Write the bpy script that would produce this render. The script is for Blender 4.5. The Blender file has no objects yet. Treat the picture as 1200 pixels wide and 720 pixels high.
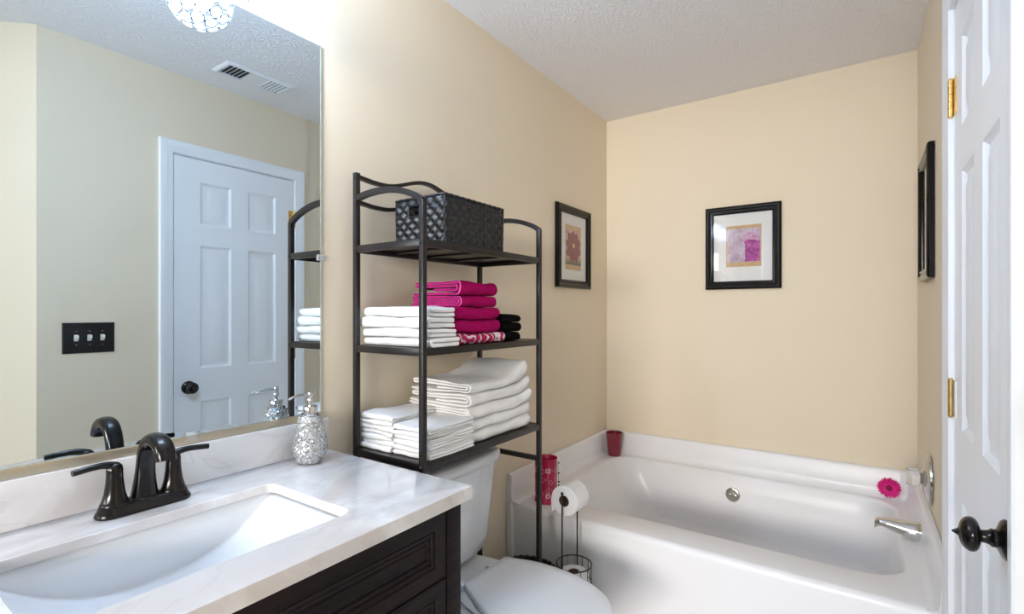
import bpy, bmesh, math, random
from mathutils import Vector, Matrix, noise

PI = math.pi
SC = bpy.context.scene
COL = SC.collection
rng = random.Random(7)

# ------------------------------------------------------------------ camera
W, D, H = 1.524, 2.932, 2.44
cam = bpy.data.cameras.new('camera')
cam.sensor_width = 36.0
cam.lens = 588.97 / 1200 * 36.0
cam.shift_y = 6.35 / 1200
cam.clip_start = 0.02
co = bpy.data.objects.new('camera', cam)
COL.objects.link(co)
co.location = (1.310, 0.0, 1.244)
co.rotation_euler = (PI / 2, 0, math.radians(34.739))
SC.camera = co

# ------------------------------------------------------------------ light
SC.view_settings.view_transform = 'Standard'
SC.view_settings.look = 'None'
SC.view_settings.gamma = 1
SC.view_settings.use_curve_mapping = False
SC.view_settings.exposure = 0.16
BULB = 500.0
wd = bpy.data.worlds.new('world')
SC.world = wd
wd.use_nodes = True
wd.node_tree.nodes['Background'].inputs[0].default_value = (0.75, 0.85, 1.0, 1)
wd.node_tree.nodes['Background'].inputs[1].default_value = 0.6


def area(name, loc, target, sx, sy, power, color):
    l = bpy.data.lights.new(name, 'AREA')
    l.shape = 'RECTANGLE'
    l.size, l.size_y = sx, sy
    l.energy = power
    l.color = color
    o = bpy.data.objects.new(name, l)
    COL.objects.link(o)
    o.location = loc
    d = Vector(target) - Vector(loc)
    o.rotation_euler = d.to_track_quat('-Z', 'Z').to_euler()
    return o


# added unseen area light, a warm fill through the added opening behind the camera
area('added_fill_light', (1.6, -4.6, 1.9), (0.9, 2.0, 0.6), 2.6, 0.9, 288, (1.0, 0.955, 0.895))

# ------------------------------------------------------------------ materials


def newmat(name):
    m = bpy.data.materials.new(name)
    m.use_nodes = True
    return m, m.node_tree, m.node_tree.nodes['Principled BSDF']


def mat(name, col, rough=0.5, metal=0.0, bump=None, var=None, coat=0, trans=0, ior=1.45, sheen=0, emit=None, spec=None):
    """procedural material: colour with slight noise variation and an optional noise bump (scale, strength)"""
    m, nt, b = newmat(name)
    N, L = nt.nodes, nt.links
    b.inputs['Base Color'].default_value = (*col, 1)
    b.inputs['Roughness'].default_value = rough
    b.inputs['Metallic'].default_value = metal
    b.inputs['Coat Weight'].default_value = coat
    b.inputs['Transmission Weight'].default_value = trans
    b.inputs['IOR'].default_value = ior
    b.inputs['Sheen Weight'].default_value = sheen
    if spec is not None:
        b.inputs['Specular IOR Level'].default_value = spec
    if emit:
        b.inputs['Emission Color'].default_value = (*emit[0], 1)
        b.inputs['Emission Strength'].default_value = emit[1]
    tc = N.new('ShaderNodeTexCoord')
    if var:
        nz = N.new('ShaderNodeTexNoise')
        nz.inputs['Scale'].default_value = var[0]
        nz.inputs['Detail'].default_value = 4
        L.new(tc.outputs['Object'], nz.inputs['Vector'])
        rp = N.new('ShaderNodeValToRGB')
        k = var[1]
        rp.color_ramp.elements[0].position = 0.3
        rp.color_ramp.elements[1].position = 0.7
        rp.color_ramp.elements[0].color = (*[c * (1 - k) for c in col], 1)
        rp.color_ramp.elements[1].color = (*[min(1, c * (1 + k)) for c in col], 1)
        L.new(nz.outputs['Fac'], rp.inputs['Fac'])
        L.new(rp.outputs['Color'], b.inputs['Base Color'])
    if bump:
        n2 = N.new('ShaderNodeTexNoise')
        n2.inputs['Scale'].default_value = bump[0]
        n2.inputs['Detail'].default_value = 6
        L.new(tc.outputs['Object'], n2.inputs['Vector'])
        bp = N.new('ShaderNodeBump')
        bp.inputs['Strength'].default_value = bump[1]
        bp.inputs['Distance'].default_value = bump[2] if len(bump) > 2 else 0.002
        L.new(n2.outputs['Fac'], bp.inputs['Height'])
        L.new(bp.outputs['Normal'], b.inputs['Normal'])
    return m


M = {}
M['wall'] = mat('wall_paint', (0.80, 0.69, 0.525), 0.6, bump=(260, 0.15, 0.0008), var=(1.2, 0.012))
M['white_paint'] = mat('white_gloss_paint', (0.88, 0.895, 0.92), 0.32, var=(3, 0.01))
M['floor'] = mat('floor_vinyl', (0.76, 0.73, 0.70), 0.4, bump=(40, 0.1), var=(6, 0.15))
M['porcelain'] = mat('white_porcelain', (0.79, 0.815, 0.845), 0.08, coat=0.4, var=(2, 0.01))
M['acrylic'] = mat('white_tub_acrylic', (0.86, 0.85, 0.86), 0.30, var=(2, 0.01))
M['rack'] = mat('bronze_metal', (0.014, 0.011, 0.011), 0.33, 0.0, var=(30, 0.1))
M['orb'] = mat('oil_rubbed_bronze', (0.005, 0.004, 0.004), 0.18, 0.0, var=(40, 0.15), spec=0.45)
M['black_frame'] = mat('black_frame_lacquer', (0.005, 0.004, 0.004), 0.14, spec=0.28, var=(20, 0.1))
M['wire'] = mat('dark_wire', (0.16, 0.16, 0.17), 0.35, 0.7, var=(30, 0.1))
M['chrome'] = mat('chrome', (0.70, 0.71, 0.72), 0.06, 1.0, var=(10, 0.02))
M['nickel'] = mat('brushed_nickel', (0.52, 0.51, 0.49), 0.20, 1.0, var=(10, 0.04))
M['brass'] = mat('brass', (0.75, 0.50, 0.19), 0.28, 1.0, var=(60, 0.15))
M['towel_white'] = mat('white_terry', (0.92, 0.92, 0.92), 0.95, bump=(420, 0.9, 0.004), sheen=0.3, var=(25, 0.02))
M['towel_cream'] = mat('offwhite_terry', (0.92, 0.905, 0.89), 0.95, bump=(380, 0.9, 0.004), sheen=0.3, var=(25, 0.025))
M['towel_pink'] = mat('magenta_terry', (0.40, 0.001, 0.105), 0.95, bump=(420, 0.9, 0.004), sheen=0.0, spec=0.15, var=(40, 0.12))
M['towel_pink_hot'] = mat('hot_pink_terry', (0.50, 0.004, 0.20), 0.95, bump=(420, 0.9, 0.004), spec=0.15, var=(40, 0.12))
M['towel_pink_edge'] = mat('pale_pink_hem_light', (0.90, 0.22, 0.55), 0.9, bump=(300, 0.5, 0.003), var=(40, 0.1))  # pale hem band with light catching the edge painted in
M['towel_black'] = mat('black_terry', (0.004, 0.004, 0.005), 0.95, bump=(420, 0.9, 0.004), spec=0.1, var=(40, 0.2))
M['basket'] = mat('black_woven_rush', (0.008, 0.010, 0.014), 0.28, bump=(200, 0.4, 0.002), var=(70, 0.4))
M['paper'] = mat('tissue_paper', (0.88, 0.87, 0.87), 0.95, bump=(180, 0.3, 0.002), var=(30, 0.01))
M['cardboard'] = mat('cardboard_tube', (0.17, 0.10, 0.07), 0.9, bump=(120, 0.3), var=(40, 0.1))
M['tin'] = mat('crimson_tin', (0.48, 0.004, 0.055), 0.35, var=(20, 0.08), coat=0.2)
M['scroll'] = mat('white_scroll_paint', (0.85, 0.55, 0.65), 0.5, var=(60, 0.1))
M['cup'] = mat('wine_red_frosted_glass', (0.20, 0.014, 0.030), 0.28, var=(25, 0.15), coat=0.3)
M['petal'] = mat('pink_petal', (0.78, 0.012, 0.24), 0.6, var=(60, 0.15))
M['petal_core'] = mat('dark_flower_core', (0.25, 0.004, 0.05), 0.8, bump=(300, 0.6), var=(90, 0.3))
M['matboard'] = mat('white_matboard', (0.82, 0.82, 0.82), 0.8, var=(40, 0.01))
M['tan_paper'] = mat('tan_art_paper', (0.60, 0.42, 0.22), 0.8, var=(50, 0.12))
M['black_plastic'] = mat('black_plastic', (0.010, 0.009, 0.010), 0.35, var=(20, 0.1))
M['white_plastic'] = mat('white_plastic', (0.85, 0.85, 0.83), 0.35, var=(20, 0.02))
M['grille_dark'] = mat('duct_shadow_metal', (0.05, 0.05, 0.055), 0.6, var=(20, 0.1))
M['clear'] = mat('clear_acrylic', (0.95, 0.96, 0.96), 0.12, trans=0.75, ior=1.45, var=(10, 0.01))
M['channel'] = mat('champagne_aluminium', (0.52, 0.45, 0.33), 0.35, 0.8, var=(15, 0.05))
M['glass_edge'] = mat('mirror_cut_edge', (0.55, 0.68, 0.62), 0.1, 0.3, var=(30, 0.08))
M['label_white'] = mat('white_sticker', (0.8, 0.8, 0.8), 0.5, var=(20, 0.03))
M['grout'] = mat('white_caulk', (0.84, 0.82, 0.80), 0.5, var=(20, 0.02))


def mirror_mat():
    m, nt, b = newmat('silvered_mirror')
    b.inputs['Metallic'].default_value = 1
    b.inputs['Roughness'].default_value = 0.0
    N, L = nt.nodes, nt.links
    n = N.new('ShaderNodeTexNoise')
    n.inputs['Scale'].default_value = 1.5
    r = N.new('ShaderNodeValToRGB')
    r.color_ramp.elements[0].color = (0.69, 0.775, 0.825, 1)
    r.color_ramp.elements[1].color = (0.705, 0.79, 0.84, 1)
    L.new(n.outputs['Fac'], r.inputs['Fac'])
    L.new(r.outputs['Color'], b.inputs['Base Color'])
    return m


M['mirror'] = mirror_mat()


def glass_pane_mat():
    m, nt, b = newmat('picture_glass')
    N, L = nt.nodes, nt.links
    N.remove(b)
    tr = N.new('ShaderNodeBsdfTransparent')
    gl = N.new('ShaderNodeBsdfGlossy')
    gl.inputs['Roughness'].default_value = 0.02
    lw = N.new('ShaderNodeLayerWeight')
    lw.inputs['Blend'].default_value = 0.5
    pw = N.new('ShaderNodeMath'); pw.operation = 'POWER'; pw.inputs[1].default_value = 5.0
    fr = N.new('ShaderNodeMath'); fr.operation = 'MULTIPLY_ADD'
    fr.inputs[1].default_value = 0.9
    fr.inputs[2].default_value = 0.05
    L.new(lw.outputs['Facing'], pw.inputs[0])
    L.new(pw.outputs[0], fr.inputs[0])
    mx = N.new('ShaderNodeMixShader')
    L.new(fr.outputs[0], mx.inputs[0])
    L.new(tr.outputs[0], mx.inputs[1])
    L.new(gl.outputs[0], mx.inputs[2])
    L.new(mx.outputs[0], N['Material Output'].inputs['Surface'])
    return m


M['pane'] = glass_pane_mat()


def crystal_mat():
    m, nt, b = newmat('cut_crystal')
    N, L = nt.nodes, nt.links
    N.remove(b)
    tr = N.new('ShaderNodeBsdfTransparent')
    gl = N.new('ShaderNodeBsdfGlossy')
    gl.inputs['Roughness'].default_value = 0.05
    tl = N.new('ShaderNodeBsdfTranslucent')
    m1 = N.new('ShaderNodeMixShader')
    m1.inputs[0].default_value = 0.5
    m2 = N.new('ShaderNodeMixShader')
    m2.inputs[0].default_value = 0.35
    L.new(gl.outputs[0], m1.inputs[1])
    L.new(tl.outputs[0], m1.inputs[2])
    L.new(tr.outputs[0], m2.inputs[1])
    L.new(m1.outputs[0], m2.inputs[2])
    L.new(m2.outputs[0], N['Material Output'].inputs['Surface'])
    return m


M['crystal'] = crystal_mat()
M['bulb'] = mat('lit_bulb', (1, 1, 1), 0.5, emit=((0.56, 0.735, 1.0), BULB))


def ceiling_mat():
    m, nt, b = newmat('textured_ceiling')
    N, L = nt.nodes, nt.links
    b.inputs['Base Color'].default_value = (0.91, 0.91, 0.93, 1)
    b.inputs['Roughness'].default_value = 0.9
    tc = N.new('ShaderNodeTexCoord')
    n1 = N.new('ShaderNodeTexNoise')
    n1.inputs['Scale'].default_value = 7
    n1.inputs['Detail'].default_value = 2
    L.new(tc.outputs['Object'], n1.inputs['Vector'])
    wv = N.new('ShaderNodeTexWave')
    wv.inputs['Scale'].default_value = 13
    wv.inputs['Distortion'].default_value = 14
    wv.inputs['Detail'].default_value = 3
    wv.inputs['Detail Scale'].default_value = 1.6
    L.new(tc.outputs['Object'], wv.inputs['Vector'])
    n2 = N.new('ShaderNodeTexNoise')
    n2.inputs['Scale'].default_value = 60
    n2.inputs['Detail'].default_value = 5
    L.new(tc.outputs['Object'], n2.inputs['Vector'])
    mm = N.new('ShaderNodeMath')
    mm.operation = 'MULTIPLY'
    L.new(wv.outputs['Fac'], mm.inputs[0])
    L.new(n1.outputs['Fac'], mm.inputs[1])
    ad = N.new('ShaderNodeMath')
    ad.operation = 'MULTIPLY_ADD'
    ad.inputs[1].default_value = 0.25
    L.new(n2.outputs['Fac'], ad.inputs[0])
    L.new(mm.outputs[0], ad.inputs[2])
    bp = N.new('ShaderNodeBump')
    bp.inputs['Strength'].default_value = 0.4
    bp.inputs['Distance'].default_value = 0.006
    L.new(ad.outputs[0], bp.inputs['Height'])
    L.new(bp.outputs['Normal'], b.inputs['Normal'])
    return m


M['ceiling'] = ceiling_mat()


def marble_mat(name, base, vein, k):
    m, nt, b = newmat(name)
    N, L = nt.nodes, nt.links
    b.inputs['Roughness'].default_value = 0.14
    b.inputs['Coat Weight'].default_value = 0.3
    tc = N.new('ShaderNodeTexCoord')
    mp = N.new('ShaderNodeMapping')
    mp.inputs['Rotation'].default_value = (0.3, 0.2, 0.6)
    mp.inputs['Scale'].default_value = (3.0, 1.4, 2.0)
    L.new(tc.outputs['Object'], mp.inputs['Vector'])
    n1 = N.new('ShaderNodeTexNoise')
    n1.inputs['Scale'].default_value = 2.6
    n1.inputs['Detail'].default_value = 7
    n1.inputs['Distortion'].default_value = 1.2
    L.new(mp.outputs[0], n1.inputs['Vector'])
    r1 = N.new('ShaderNodeValToRGB')
    e = r1.color_ramp.elements
    e[0].position, e[1].position = 0.40, 0.62
    e[0].color = (*vein, 1)
    e[1].color = (*base, 1)
    L.new(n1.outputs['Fac'], r1.inputs['Fac'])
    # thin veins: ridge of a second noise
    n2 = N.new('ShaderNodeTexNoise')
    n2.inputs['Scale'].default_value = 3.4
    n2.inputs['Detail'].default_value = 5
    n2.inputs['Distortion'].default_value = 0.8
    L.new(mp.outputs[0], n2.inputs['Vector'])
    s = N.new('ShaderNodeMath'); s.operation = 'SUBTRACT'; s.inputs[1].default_value = 0.5
    a = N.new('ShaderNodeMath'); a.operation = 'ABSOLUTE'
    L.new(n2.outputs['Fac'], s.inputs[0]); L.new(s.outputs[0], a.inputs[0])
    r2 = N.new('ShaderNodeValToRGB')
    r2.color_ramp.elements[0].position = 0.0
    r2.color_ramp.elements[1].position = 0.018
    r2.color_ramp.elements[0].color = (k, k, k, 1)
    r2.color_ramp.elements[1].color = (0, 0, 0, 1)
    L.new(a.outputs[0], r2.inputs['Fac'])
    mx = N.new('ShaderNodeMixRGB')
    L.new(r2.outputs['Color'], mx.inputs[0])
    L.new(r1.outputs['Color'], mx.inputs[1])
    mx.inputs[2].default_value = (vein[0] * 0.62, vein[1] * 0.60, vein[2] * 0.58, 1)
    L.new(mx.outputs[0], b.inputs['Base Color'])
    return m


M['marble'] = marble_mat('cultured_marble', (0.83, 0.82, 0.82), (0.64, 0.60, 0.575), 0.2)


def wood_mat():
    m, nt, b = newmat('espresso_wood')
    N, L = nt.nodes, nt.links
    b.inputs['Roughness'].default_value = 0.42
    b.inputs['Specular IOR Level'].default_value = 0.16
    tc = N.new('ShaderNodeTexCoord')
    mp = N.new('ShaderNodeMapping')
    mp.inputs['Scale'].default_value = (30, 2.0, 40)
    L.new(tc.outputs['Object'], mp.inputs['Vector'])
    n1 = N.new('ShaderNodeTexNoise')
    n1.inputs['Scale'].default_value = 1.6
    n1.inputs['Detail'].default_value = 6
    L.new(mp.outputs[0], n1.inputs['Vector'])
    r1 = N.new('ShaderNodeValToRGB')
    r1.color_ramp.elements[0].position = 0.35
    r1.color_ramp.elements[1].position = 0.75
    r1.color_ramp.elements[0].color = (0.006, 0.004, 0.0045, 1)
    r1.color_ramp.elements[1].color = (0.018, 0.010, 0.010, 1)
    L.new(n1.outputs['Fac'], r1.inputs['Fac'])
    L.new(r1.outputs['Color'], b.inputs['Base Color'])
    return m


M['wood'] = wood_mat()


def mosaic_mat():
    m, nt, b = newmat('crackled_mirror_mosaic')
    N, L = nt.nodes, nt.links
    tc = N.new('ShaderNodeTexCoord')
    v = N.new('ShaderNodeTexVoronoi')
    v.inputs['Scale'].default_value = 240
    L.new(tc.outputs['Object'], v.inputs['Vector'])
    v2 = N.new('ShaderNodeTexVoronoi')
    v2.feature = 'DISTANCE_TO_EDGE'
    v2.inputs['Scale'].default_value = 240
    L.new(tc.outputs['Object'], v2.inputs['Vector'])
    r = N.new('ShaderNodeValToRGB')
    r.color_ramp.elements[0].position = 0.06
    r.color_ramp.elements[1].position = 0.12
    L.new(v2.outputs['Distance'], r.inputs['Fac'])
    bw = N.new('ShaderNodeRGBToBW')
    L.new(v.outputs['Color'], bw.inputs[0])
    r3 = N.new('ShaderNodeValToRGB')
    r3.color_ramp.elements[0].color = (0.22, 0.23, 0.235, 1)
    r3.color_ramp.elements[1].color = (0.80, 0.82, 0.83, 1)
    r3.color_ramp.elements[0].position = 0.2
    r3.color_ramp.elements[1].position = 0.7
    L.new(bw.outputs[0], r3.inputs['Fac'])
    mx = N.new('ShaderNodeMixRGB')
    L.new(r.outputs['Color'], mx.inputs[0])
    mx.inputs[1].default_value = (0.42, 0.43, 0.42, 1)
    L.new(r3.outputs['Color'], mx.inputs[2])
    L.new(mx.outputs[0], b.inputs['Base Color'])
    me = N.new('ShaderNodeMath'); me.operation = 'MULTIPLY'; me.inputs[1].default_value = 0.8
    L.new(r.outputs['Color'], me.inputs[0])
    L.new(me.outputs[0], b.inputs['Metallic'])
    b.inputs['Roughness'].default_value = 0.18
    # each tile tilted a little
    nm = N.new('ShaderNodeBump')
    nm.inputs['Strength'].default_value = 0.9
    nm.inputs['Distance'].default_value = 0.004
    L.new(bw.outputs[0], nm.inputs['Height'])
    sv = N.new('ShaderNodeVectorMath'); sv.operation = 'SUBTRACT'
    sv.inputs[1].default_value = (0.5, 0.5, 0.5)
    L.new(v.outputs['Color'], sv.inputs[0])
    sc = N.new('ShaderNodeVectorMath'); sc.operation = 'SCALE'
    sc.inputs['Scale'].default_value = 0.7
    L.new(sv.outputs[0], sc.inputs[0])
    ge = N.new('ShaderNodeNewGeometry')
    av = N.new('ShaderNodeVectorMath'); av.operation = 'ADD'
    L.new(ge.outputs['Normal'], av.inputs[0]); L.new(sc.outputs[0], av.inputs[1])
    nn = N.new('ShaderNodeVectorMath'); nn.operation = 'NORMALIZE'
    L.new(av.outputs[0], nn.inputs[0])
    L.new(nn.outputs[0], b.inputs['Normal'])
    return m


M['mosaic'] = mosaic_mat()


def damask_mat():
    m, nt, b = newmat('damask_pink_terry')
    N, L = nt.nodes, nt.links
    b.inputs['Roughness'].default_value = 0.95
    tc = N.new('ShaderNodeTexCoord')
    w = N.new('ShaderNodeTexWave')
    w.wave_type = 'RINGS'
    w.inputs['Scale'].default_value = 9
    w.inputs['Distortion'].default_value = 9
    w.inputs['Detail'].default_value = 1.0
    w.inputs['Detail Scale'].default_value = 2.6
    L.new(tc.outputs['Object'], w.inputs['Vector'])
    r = N.new('ShaderNodeValToRGB')
    r.color_ramp.interpolation = 'CONSTANT'
    r.color_ramp.elements[0].color = (0.48, 0.004, 0.09, 1)
    r.color_ramp.elements[1].color = (0.84, 0.72, 0.76, 1)
    r.color_ramp.elements[1].position = 0.74
    L.new(w.outputs['Fac'], r.inputs['Fac'])
    L.new(r.outputs['Color'], b.inputs['Base Color'])
    n2 = N.new('ShaderNodeTexNoise')
    n2.inputs['Scale'].default_value = 420
    L.new(tc.outputs['Object'], n2.inputs['Vector'])
    bp = N.new('ShaderNodeBump')
    bp.inputs['Distance'].default_value = 0.003
    L.new(n2.outputs['Fac'], bp.inputs['Height'])
    L.new(bp.outputs['Normal'], b.inputs['Normal'])
    return m


M['damask'] = damask_mat()


def blotch_mat(name, c1, c2, c3, scale):
    m, nt, b = newmat(name)
    N, L = nt.nodes, nt.links
    b.inputs['Roughness'].default_value = 0.8
    tc = N.new('ShaderNodeTexCoord')
    n = N.new('ShaderNodeTexNoise')
    n.inputs['Scale'].default_value = scale
    n.inputs['Detail'].default_value = 6
    n.inputs['Distortion'].default_value = 1.0
    L.new(tc.outputs['Object'], n.inputs['Vector'])
    r = N.new('ShaderNodeValToRGB')
    r.color_ramp.elements[0].color = (*c1, 1)
    r.color_ramp.elements[0].position = 0.3
    r.color_ramp.elements[1].color = (*c3, 1)
    r.color_ramp.elements[1].position = 0.72
    e = r.color_ramp.elements.new(0.5)
    e.color = (*c2, 1)
    L.new(n.outputs['Fac'], r.inputs['Fac'])
    L.new(r.outputs['Color'], b.inputs['Base Color'])
    return m


M['art_ground'] = blotch_mat('watercolour_ground', (0.42, 0.12, 0.12), (0.62, 0.34, 0.30), (0.80, 0.68, 0.64), 45)
M['art_petal'] = blotch_mat('watercolour_petal', (0.10, 0.006, 0.02), (0.24, 0.02, 0.05), (0.36, 0.06, 0.09), 55)
M['art_grass'] = blotch_mat('watercolour_grass', (0.03, 0.07, 0.02), (0.07, 0.13, 0.04), (0.25, 0.20, 0.10), 60)
M['art_core'] = blotch_mat('watercolour_core', (0.60, 0.35, 0.10), (0.75, 0.55, 0.22), (0.8, 0.65, 0.4), 80)
M['art_reflection'] = blotch_mat('lilac_reflection_haze', (0.45, 0.30, 0.45), (0.60, 0.50, 0.62), (0.72, 0.66, 0.74), 30)  # lilac stands for the glass reflection washing out the print, put into its colour
M['art_magenta'] = blotch_mat('watercolour_magenta', (0.16, 0.02, 0.12), (0.42, 0.05, 0.32), (0.62, 0.20, 0.52), 45)
M['art_rose'] = blotch_mat('watercolour_rose', (0.50, 0.18, 0.42), (0.62, 0.36, 0.56), (0.75, 0.60, 0.72), 45)

# ------------------------------------------------------------------ helpers


def obj(name, bm, m, parent=None, smooth=35, solid=None, recalc=True):
    if recalc:
        bmesh.ops.recalc_face_normals(bm, faces=bm.faces)
    me = bpy.data.meshes.new(name)
    bm.to_mesh(me)
    bm.free()
    mats = m if isinstance(m, (list, tuple)) else [m]
    for x in mats:
        me.materials.append(M[x] if isinstance(x, str) else x)
    if smooth:
        for p in me.polygons:
            p.use_smooth = True
        me.set_sharp_from_angle(angle=math.radians(smooth))
    o = bpy.data.objects.new(name, me)
    COL.objects.link(o)
    if parent is not None:
        o.parent = parent
    if solid:
        s = o.modifiers.new('solid', 'SOLIDIFY')
        s.thickness = solid
        s.offset = 0
    return o


def tag(o, label, cat, group=None, kind=None):
    if label:
        o['label'] = label
    if cat:
        o['category'] = cat
    if group:
        o['group'] = group
    if kind:
        o['kind'] = kind
    return o


def thing(name, label, cat, loc=(0, 0, 0), rz=0.0, group=None):
    o = bpy.data.objects.new(name, None)
    o.empty_display_size = 0.05
    COL.objects.link(o)
    o.location = loc
    o.rotation_euler = (0, 0, rz)
    return tag(o, label, cat, group)


def struct(name, bm, m, **k):
    o = obj(name, bm, m, **k)
    o['kind'] = 'structure'
    return o


def BM():
    return bmesh.new()


def box(bm, x0, x1, y0, y1, z0, z1, bev=0.0, seg=2, mi=0):
    t = bmesh.new()
    bmesh.ops.create_cube(t, size=1)
    for v in t.verts:
        v.co = Vector((x0 + (v.co.x + .5) * (x1 - x0), y0 + (v.co.y + .5) * (y1 - y0), z0 + (v.co.z + .5) * (z1 - z0)))
    if bev:
        bmesh.ops.bevel(t, geom=list(t.edges), offset=bev, segments=seg, affect='EDGES', profile=0.6)
    add(bm, t, mi)


def add(bm, t, mi=None, mtx=None):
    """append bmesh t to bm"""
    if mtx is not None:
        bmesh.ops.transform(t, matrix=mtx, verts=t.verts)
    vm = {}
    for v in t.verts:
        vm[v] = bm.verts.new(v.co)
    for f in t.faces:
        try:
            nf = bm.faces.new([vm[v] for v in f.verts])
            nf.material_index = f.material_index if mi is None else mi
        except ValueError:
            pass
    t.free()


def loft(bm, rings, cap0=True, cap1=True, closed=True, mi=0, loop=False):
    vs = [[bm.verts.new(p) for p in r] for r in rings]
    n = len(rings[0])
    rr = range(len(vs)) if loop else range(len(vs) - 1)
    for i in rr:
        a, b = vs[i], vs[(i + 1) % len(vs)]
        for j in range(n if closed else n - 1):
            k = (j + 1) % n
            f = bm.faces.new((a[j], a[k], b[k], b[j]))
            f.material_index = mi
    if cap0 and not loop:
        f = bm.faces.new(list(reversed(vs[0]))); f.material_index = mi
    if cap1 and not loop:
        f = bm.faces.new(vs[-1]); f.material_index = mi
    return vs


def rrect(x0, x1, y0, y1, r, z, seg=6):
    pts = []
    r = max(1e-4, min(r, (x1 - x0) / 2 - 1e-4, (y1 - y0) / 2 - 1e-4))
    for cx, cy, a0 in ((x1 - r, y1 - r, 0), (x0 + r, y1 - r, 90), (x0 + r, y0 + r, 180), (x1 - r, y0 + r, 270)):
        for i in range(seg + 1):
            a = math.radians(a0 + 90 * i / seg)
            pts.append(Vector((cx + r * math.cos(a), cy + r * math.sin(a), z)))
    return pts


def lathe(bm, prof, n=32, mtx=None, cap=True, mi=0):
    """prof: list of (r, z) revolved about z"""
    t = bmesh.new()
    rings = []
    for r, z in prof:
        rings.append([Vector((max(r, 1e-5) * math.cos(2 * PI * i / n), max(r, 1e-5) * math.sin(2 * PI * i / n), z)) for i in range(n)])
    loft(t, rings, cap, cap)
    add(bm, t, mi, mtx)


def sweep(bm, pts, w, h=None, ref=(0, 0, 1), n=None, caps=True, mi=0):
    """sweep along polyline. n None: rectangle w (sideways) x h (along ref); else round with radius w (or list of radii)"""
    pts = [Vector(p) for p in pts]
    ref = Vector(ref)
    rings = []
    for i, p in enumerate(pts):
        if i == 0:
            t = pts[1] - pts[0]
        elif i == len(pts) - 1:
            t = pts[-1] - pts[-2]
        else:
            t = (pts[i + 1] - p).normalized() + (p - pts[i - 1]).normalized()
        t.normalize()
        s = t.cross(ref)
        if s.length < 1e-4:
            s = t.cross(Vector((1, 0, 0)) if abs(t.x) < 0.9 else Vector((0, 1, 0)))
        s.normalize()
        u = s.cross(t).normalized()
        k = 1.0
        if 0 < i < len(pts) - 1:
            c = (p - pts[i - 1]).normalized().dot(t)
            k = 1 / max(0.5, c)
        if n is None:
            ww, hh = w / 2, (h or w) / 2
            rings.append([p + s * a * ww + u * b * hh * k for a, b in ((1, 1), (-1, 1), (-1, -1), (1, -1))])
        else:
            r = w[i] if isinstance(w, (list, tuple)) else w
            rings.append([p + s * r * math.cos(2 * PI * j / n) + u * r * math.sin(2 * PI * j / n) for j in range(n)])
    loft(bm, rings, caps, caps, mi=mi)


def bez(p0, p1, p2, p3, n=12):
    p0, p1, p2, p3 = map(Vector, (p0, p1, p2, p3))
    out = []
    for i in range(n + 1):
        t = i / n
        out.append(p0 * (1 - t) ** 3 + p1 * 3 * t * (1 - t) ** 2 + p2 * 3 * t * t * (1 - t) + p3 * t ** 3)
    return out


def circ(c, r, n=24, ax='z', a0=0, a1=360):
    out = []
    for i in range(n + 1):
        a = math.radians(a0 + (a1 - a0) * i / n)
        x, y = r * math.cos(a), r * math.sin(a)
        c = Vector(c)
        out.append(c + Vector({'z': (x, y, 0), 'y': (x, 0, y), 'x': (0, x, y)}[ax]))
    return out


def rect_steps(bm, x0, x1, z0, z1, steps, cap=True, mi=0):
    """concentric rectangles in the XZ plane; steps = (inset, y); front is -y"""
    rings = []
    for s, y in steps:
        rings.append([Vector((x0 + s, y, z0 + s)), Vector((x1 - s, y, z0 + s)), Vector((x1 - s, y, z1 - s)), Vector((x0 + s, y, z1 - s))])
    loft(bm, rings, False, cap, mi=mi)


RX90 = Matrix.Rotation(PI / 2, 4, 'X')
RY90 = Matrix.Rotation(PI / 2, 4, 'Y')


def T(x, y, z):
    return Matrix.Translation((x, y, z))


# ================================================================== the room
WD = W - 0.0135     # face of the right wall on the door side (the tub recess is set back a little)
YJ = 1.836
YC = 0.589          # where the right wall turns away at 45 degrees
DX, DY = 2.35, YC - (2.35 - WD)
YN = -1.4
bm = BM(); box(bm, -0.1, 2.45, YN - 0.1, D + 0.1, -0.1, 0.0)
struct('floor', bm, 'floor', smooth=0)
bm = BM(); box(bm, -0.1, 2.45, YN - 0.1, D + 0.1, H, H + 0.1)
struct('ceiling', bm, 'ceiling', smooth=0)
bm = BM(); box(bm, -0.1, 0.0, YN, D, 0, H)
struct('wall_left', bm, 'wall', smooth=0)
bm = BM(); box(bm, -0.1, W + 0.1, D, D + 0.1, 0, H)
struct('wall_back', bm, 'wall', smooth=0)
DY0, DY1, DZ = 1.097, 1.738, 2.034      # door leaf
O0, O1, OZ = DY0 - 0.022, DY1 + 0.022, DZ + 0.022
bm = BM()
box(bm, WD, W + 0.11, YC, O0, 0, H)
box(bm, WD, W + 0.11, O1, YJ, 0, H)
box(bm, W, W + 0.11, YJ, D, 0, H)
box(bm, WD, W + 0.11, O0, O1, OZ, H)
struct('wall_right', bm, 'wall', smooth=0)
bm = BM()
k = 0.07
loft(bm, [[Vector((WD, YC, z)), Vector((DX, DY, z)), Vector((DX + k, DY + k, z)), Vector((WD + k, YC + k, z))] for z in (0, H)])
struct('wall_diagonal', bm, 'wall', smooth=0)
bm = BM(); box(bm, DX, DX + 0.1, YN, DY, 0, H)
struct('wall_hall', bm, 'wall', smooth=0)
bm = BM()
box(bm, 0, 0.25, YN - 0.1, YN, 0, H)
box(bm, 1.65, DX, YN - 0.1, YN, 0, H)
box(bm, 0.25, 1.65, YN - 0.1, YN, 2.3, H)  # opening added in this unseen wall to let the fill light in
struct('wall_near', bm, 'wall', smooth=0)
bm = BM()
box(bm, WD - 0.012, WD, YC, DY0 - 0.066, 0, 0.09, 0.003)
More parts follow.
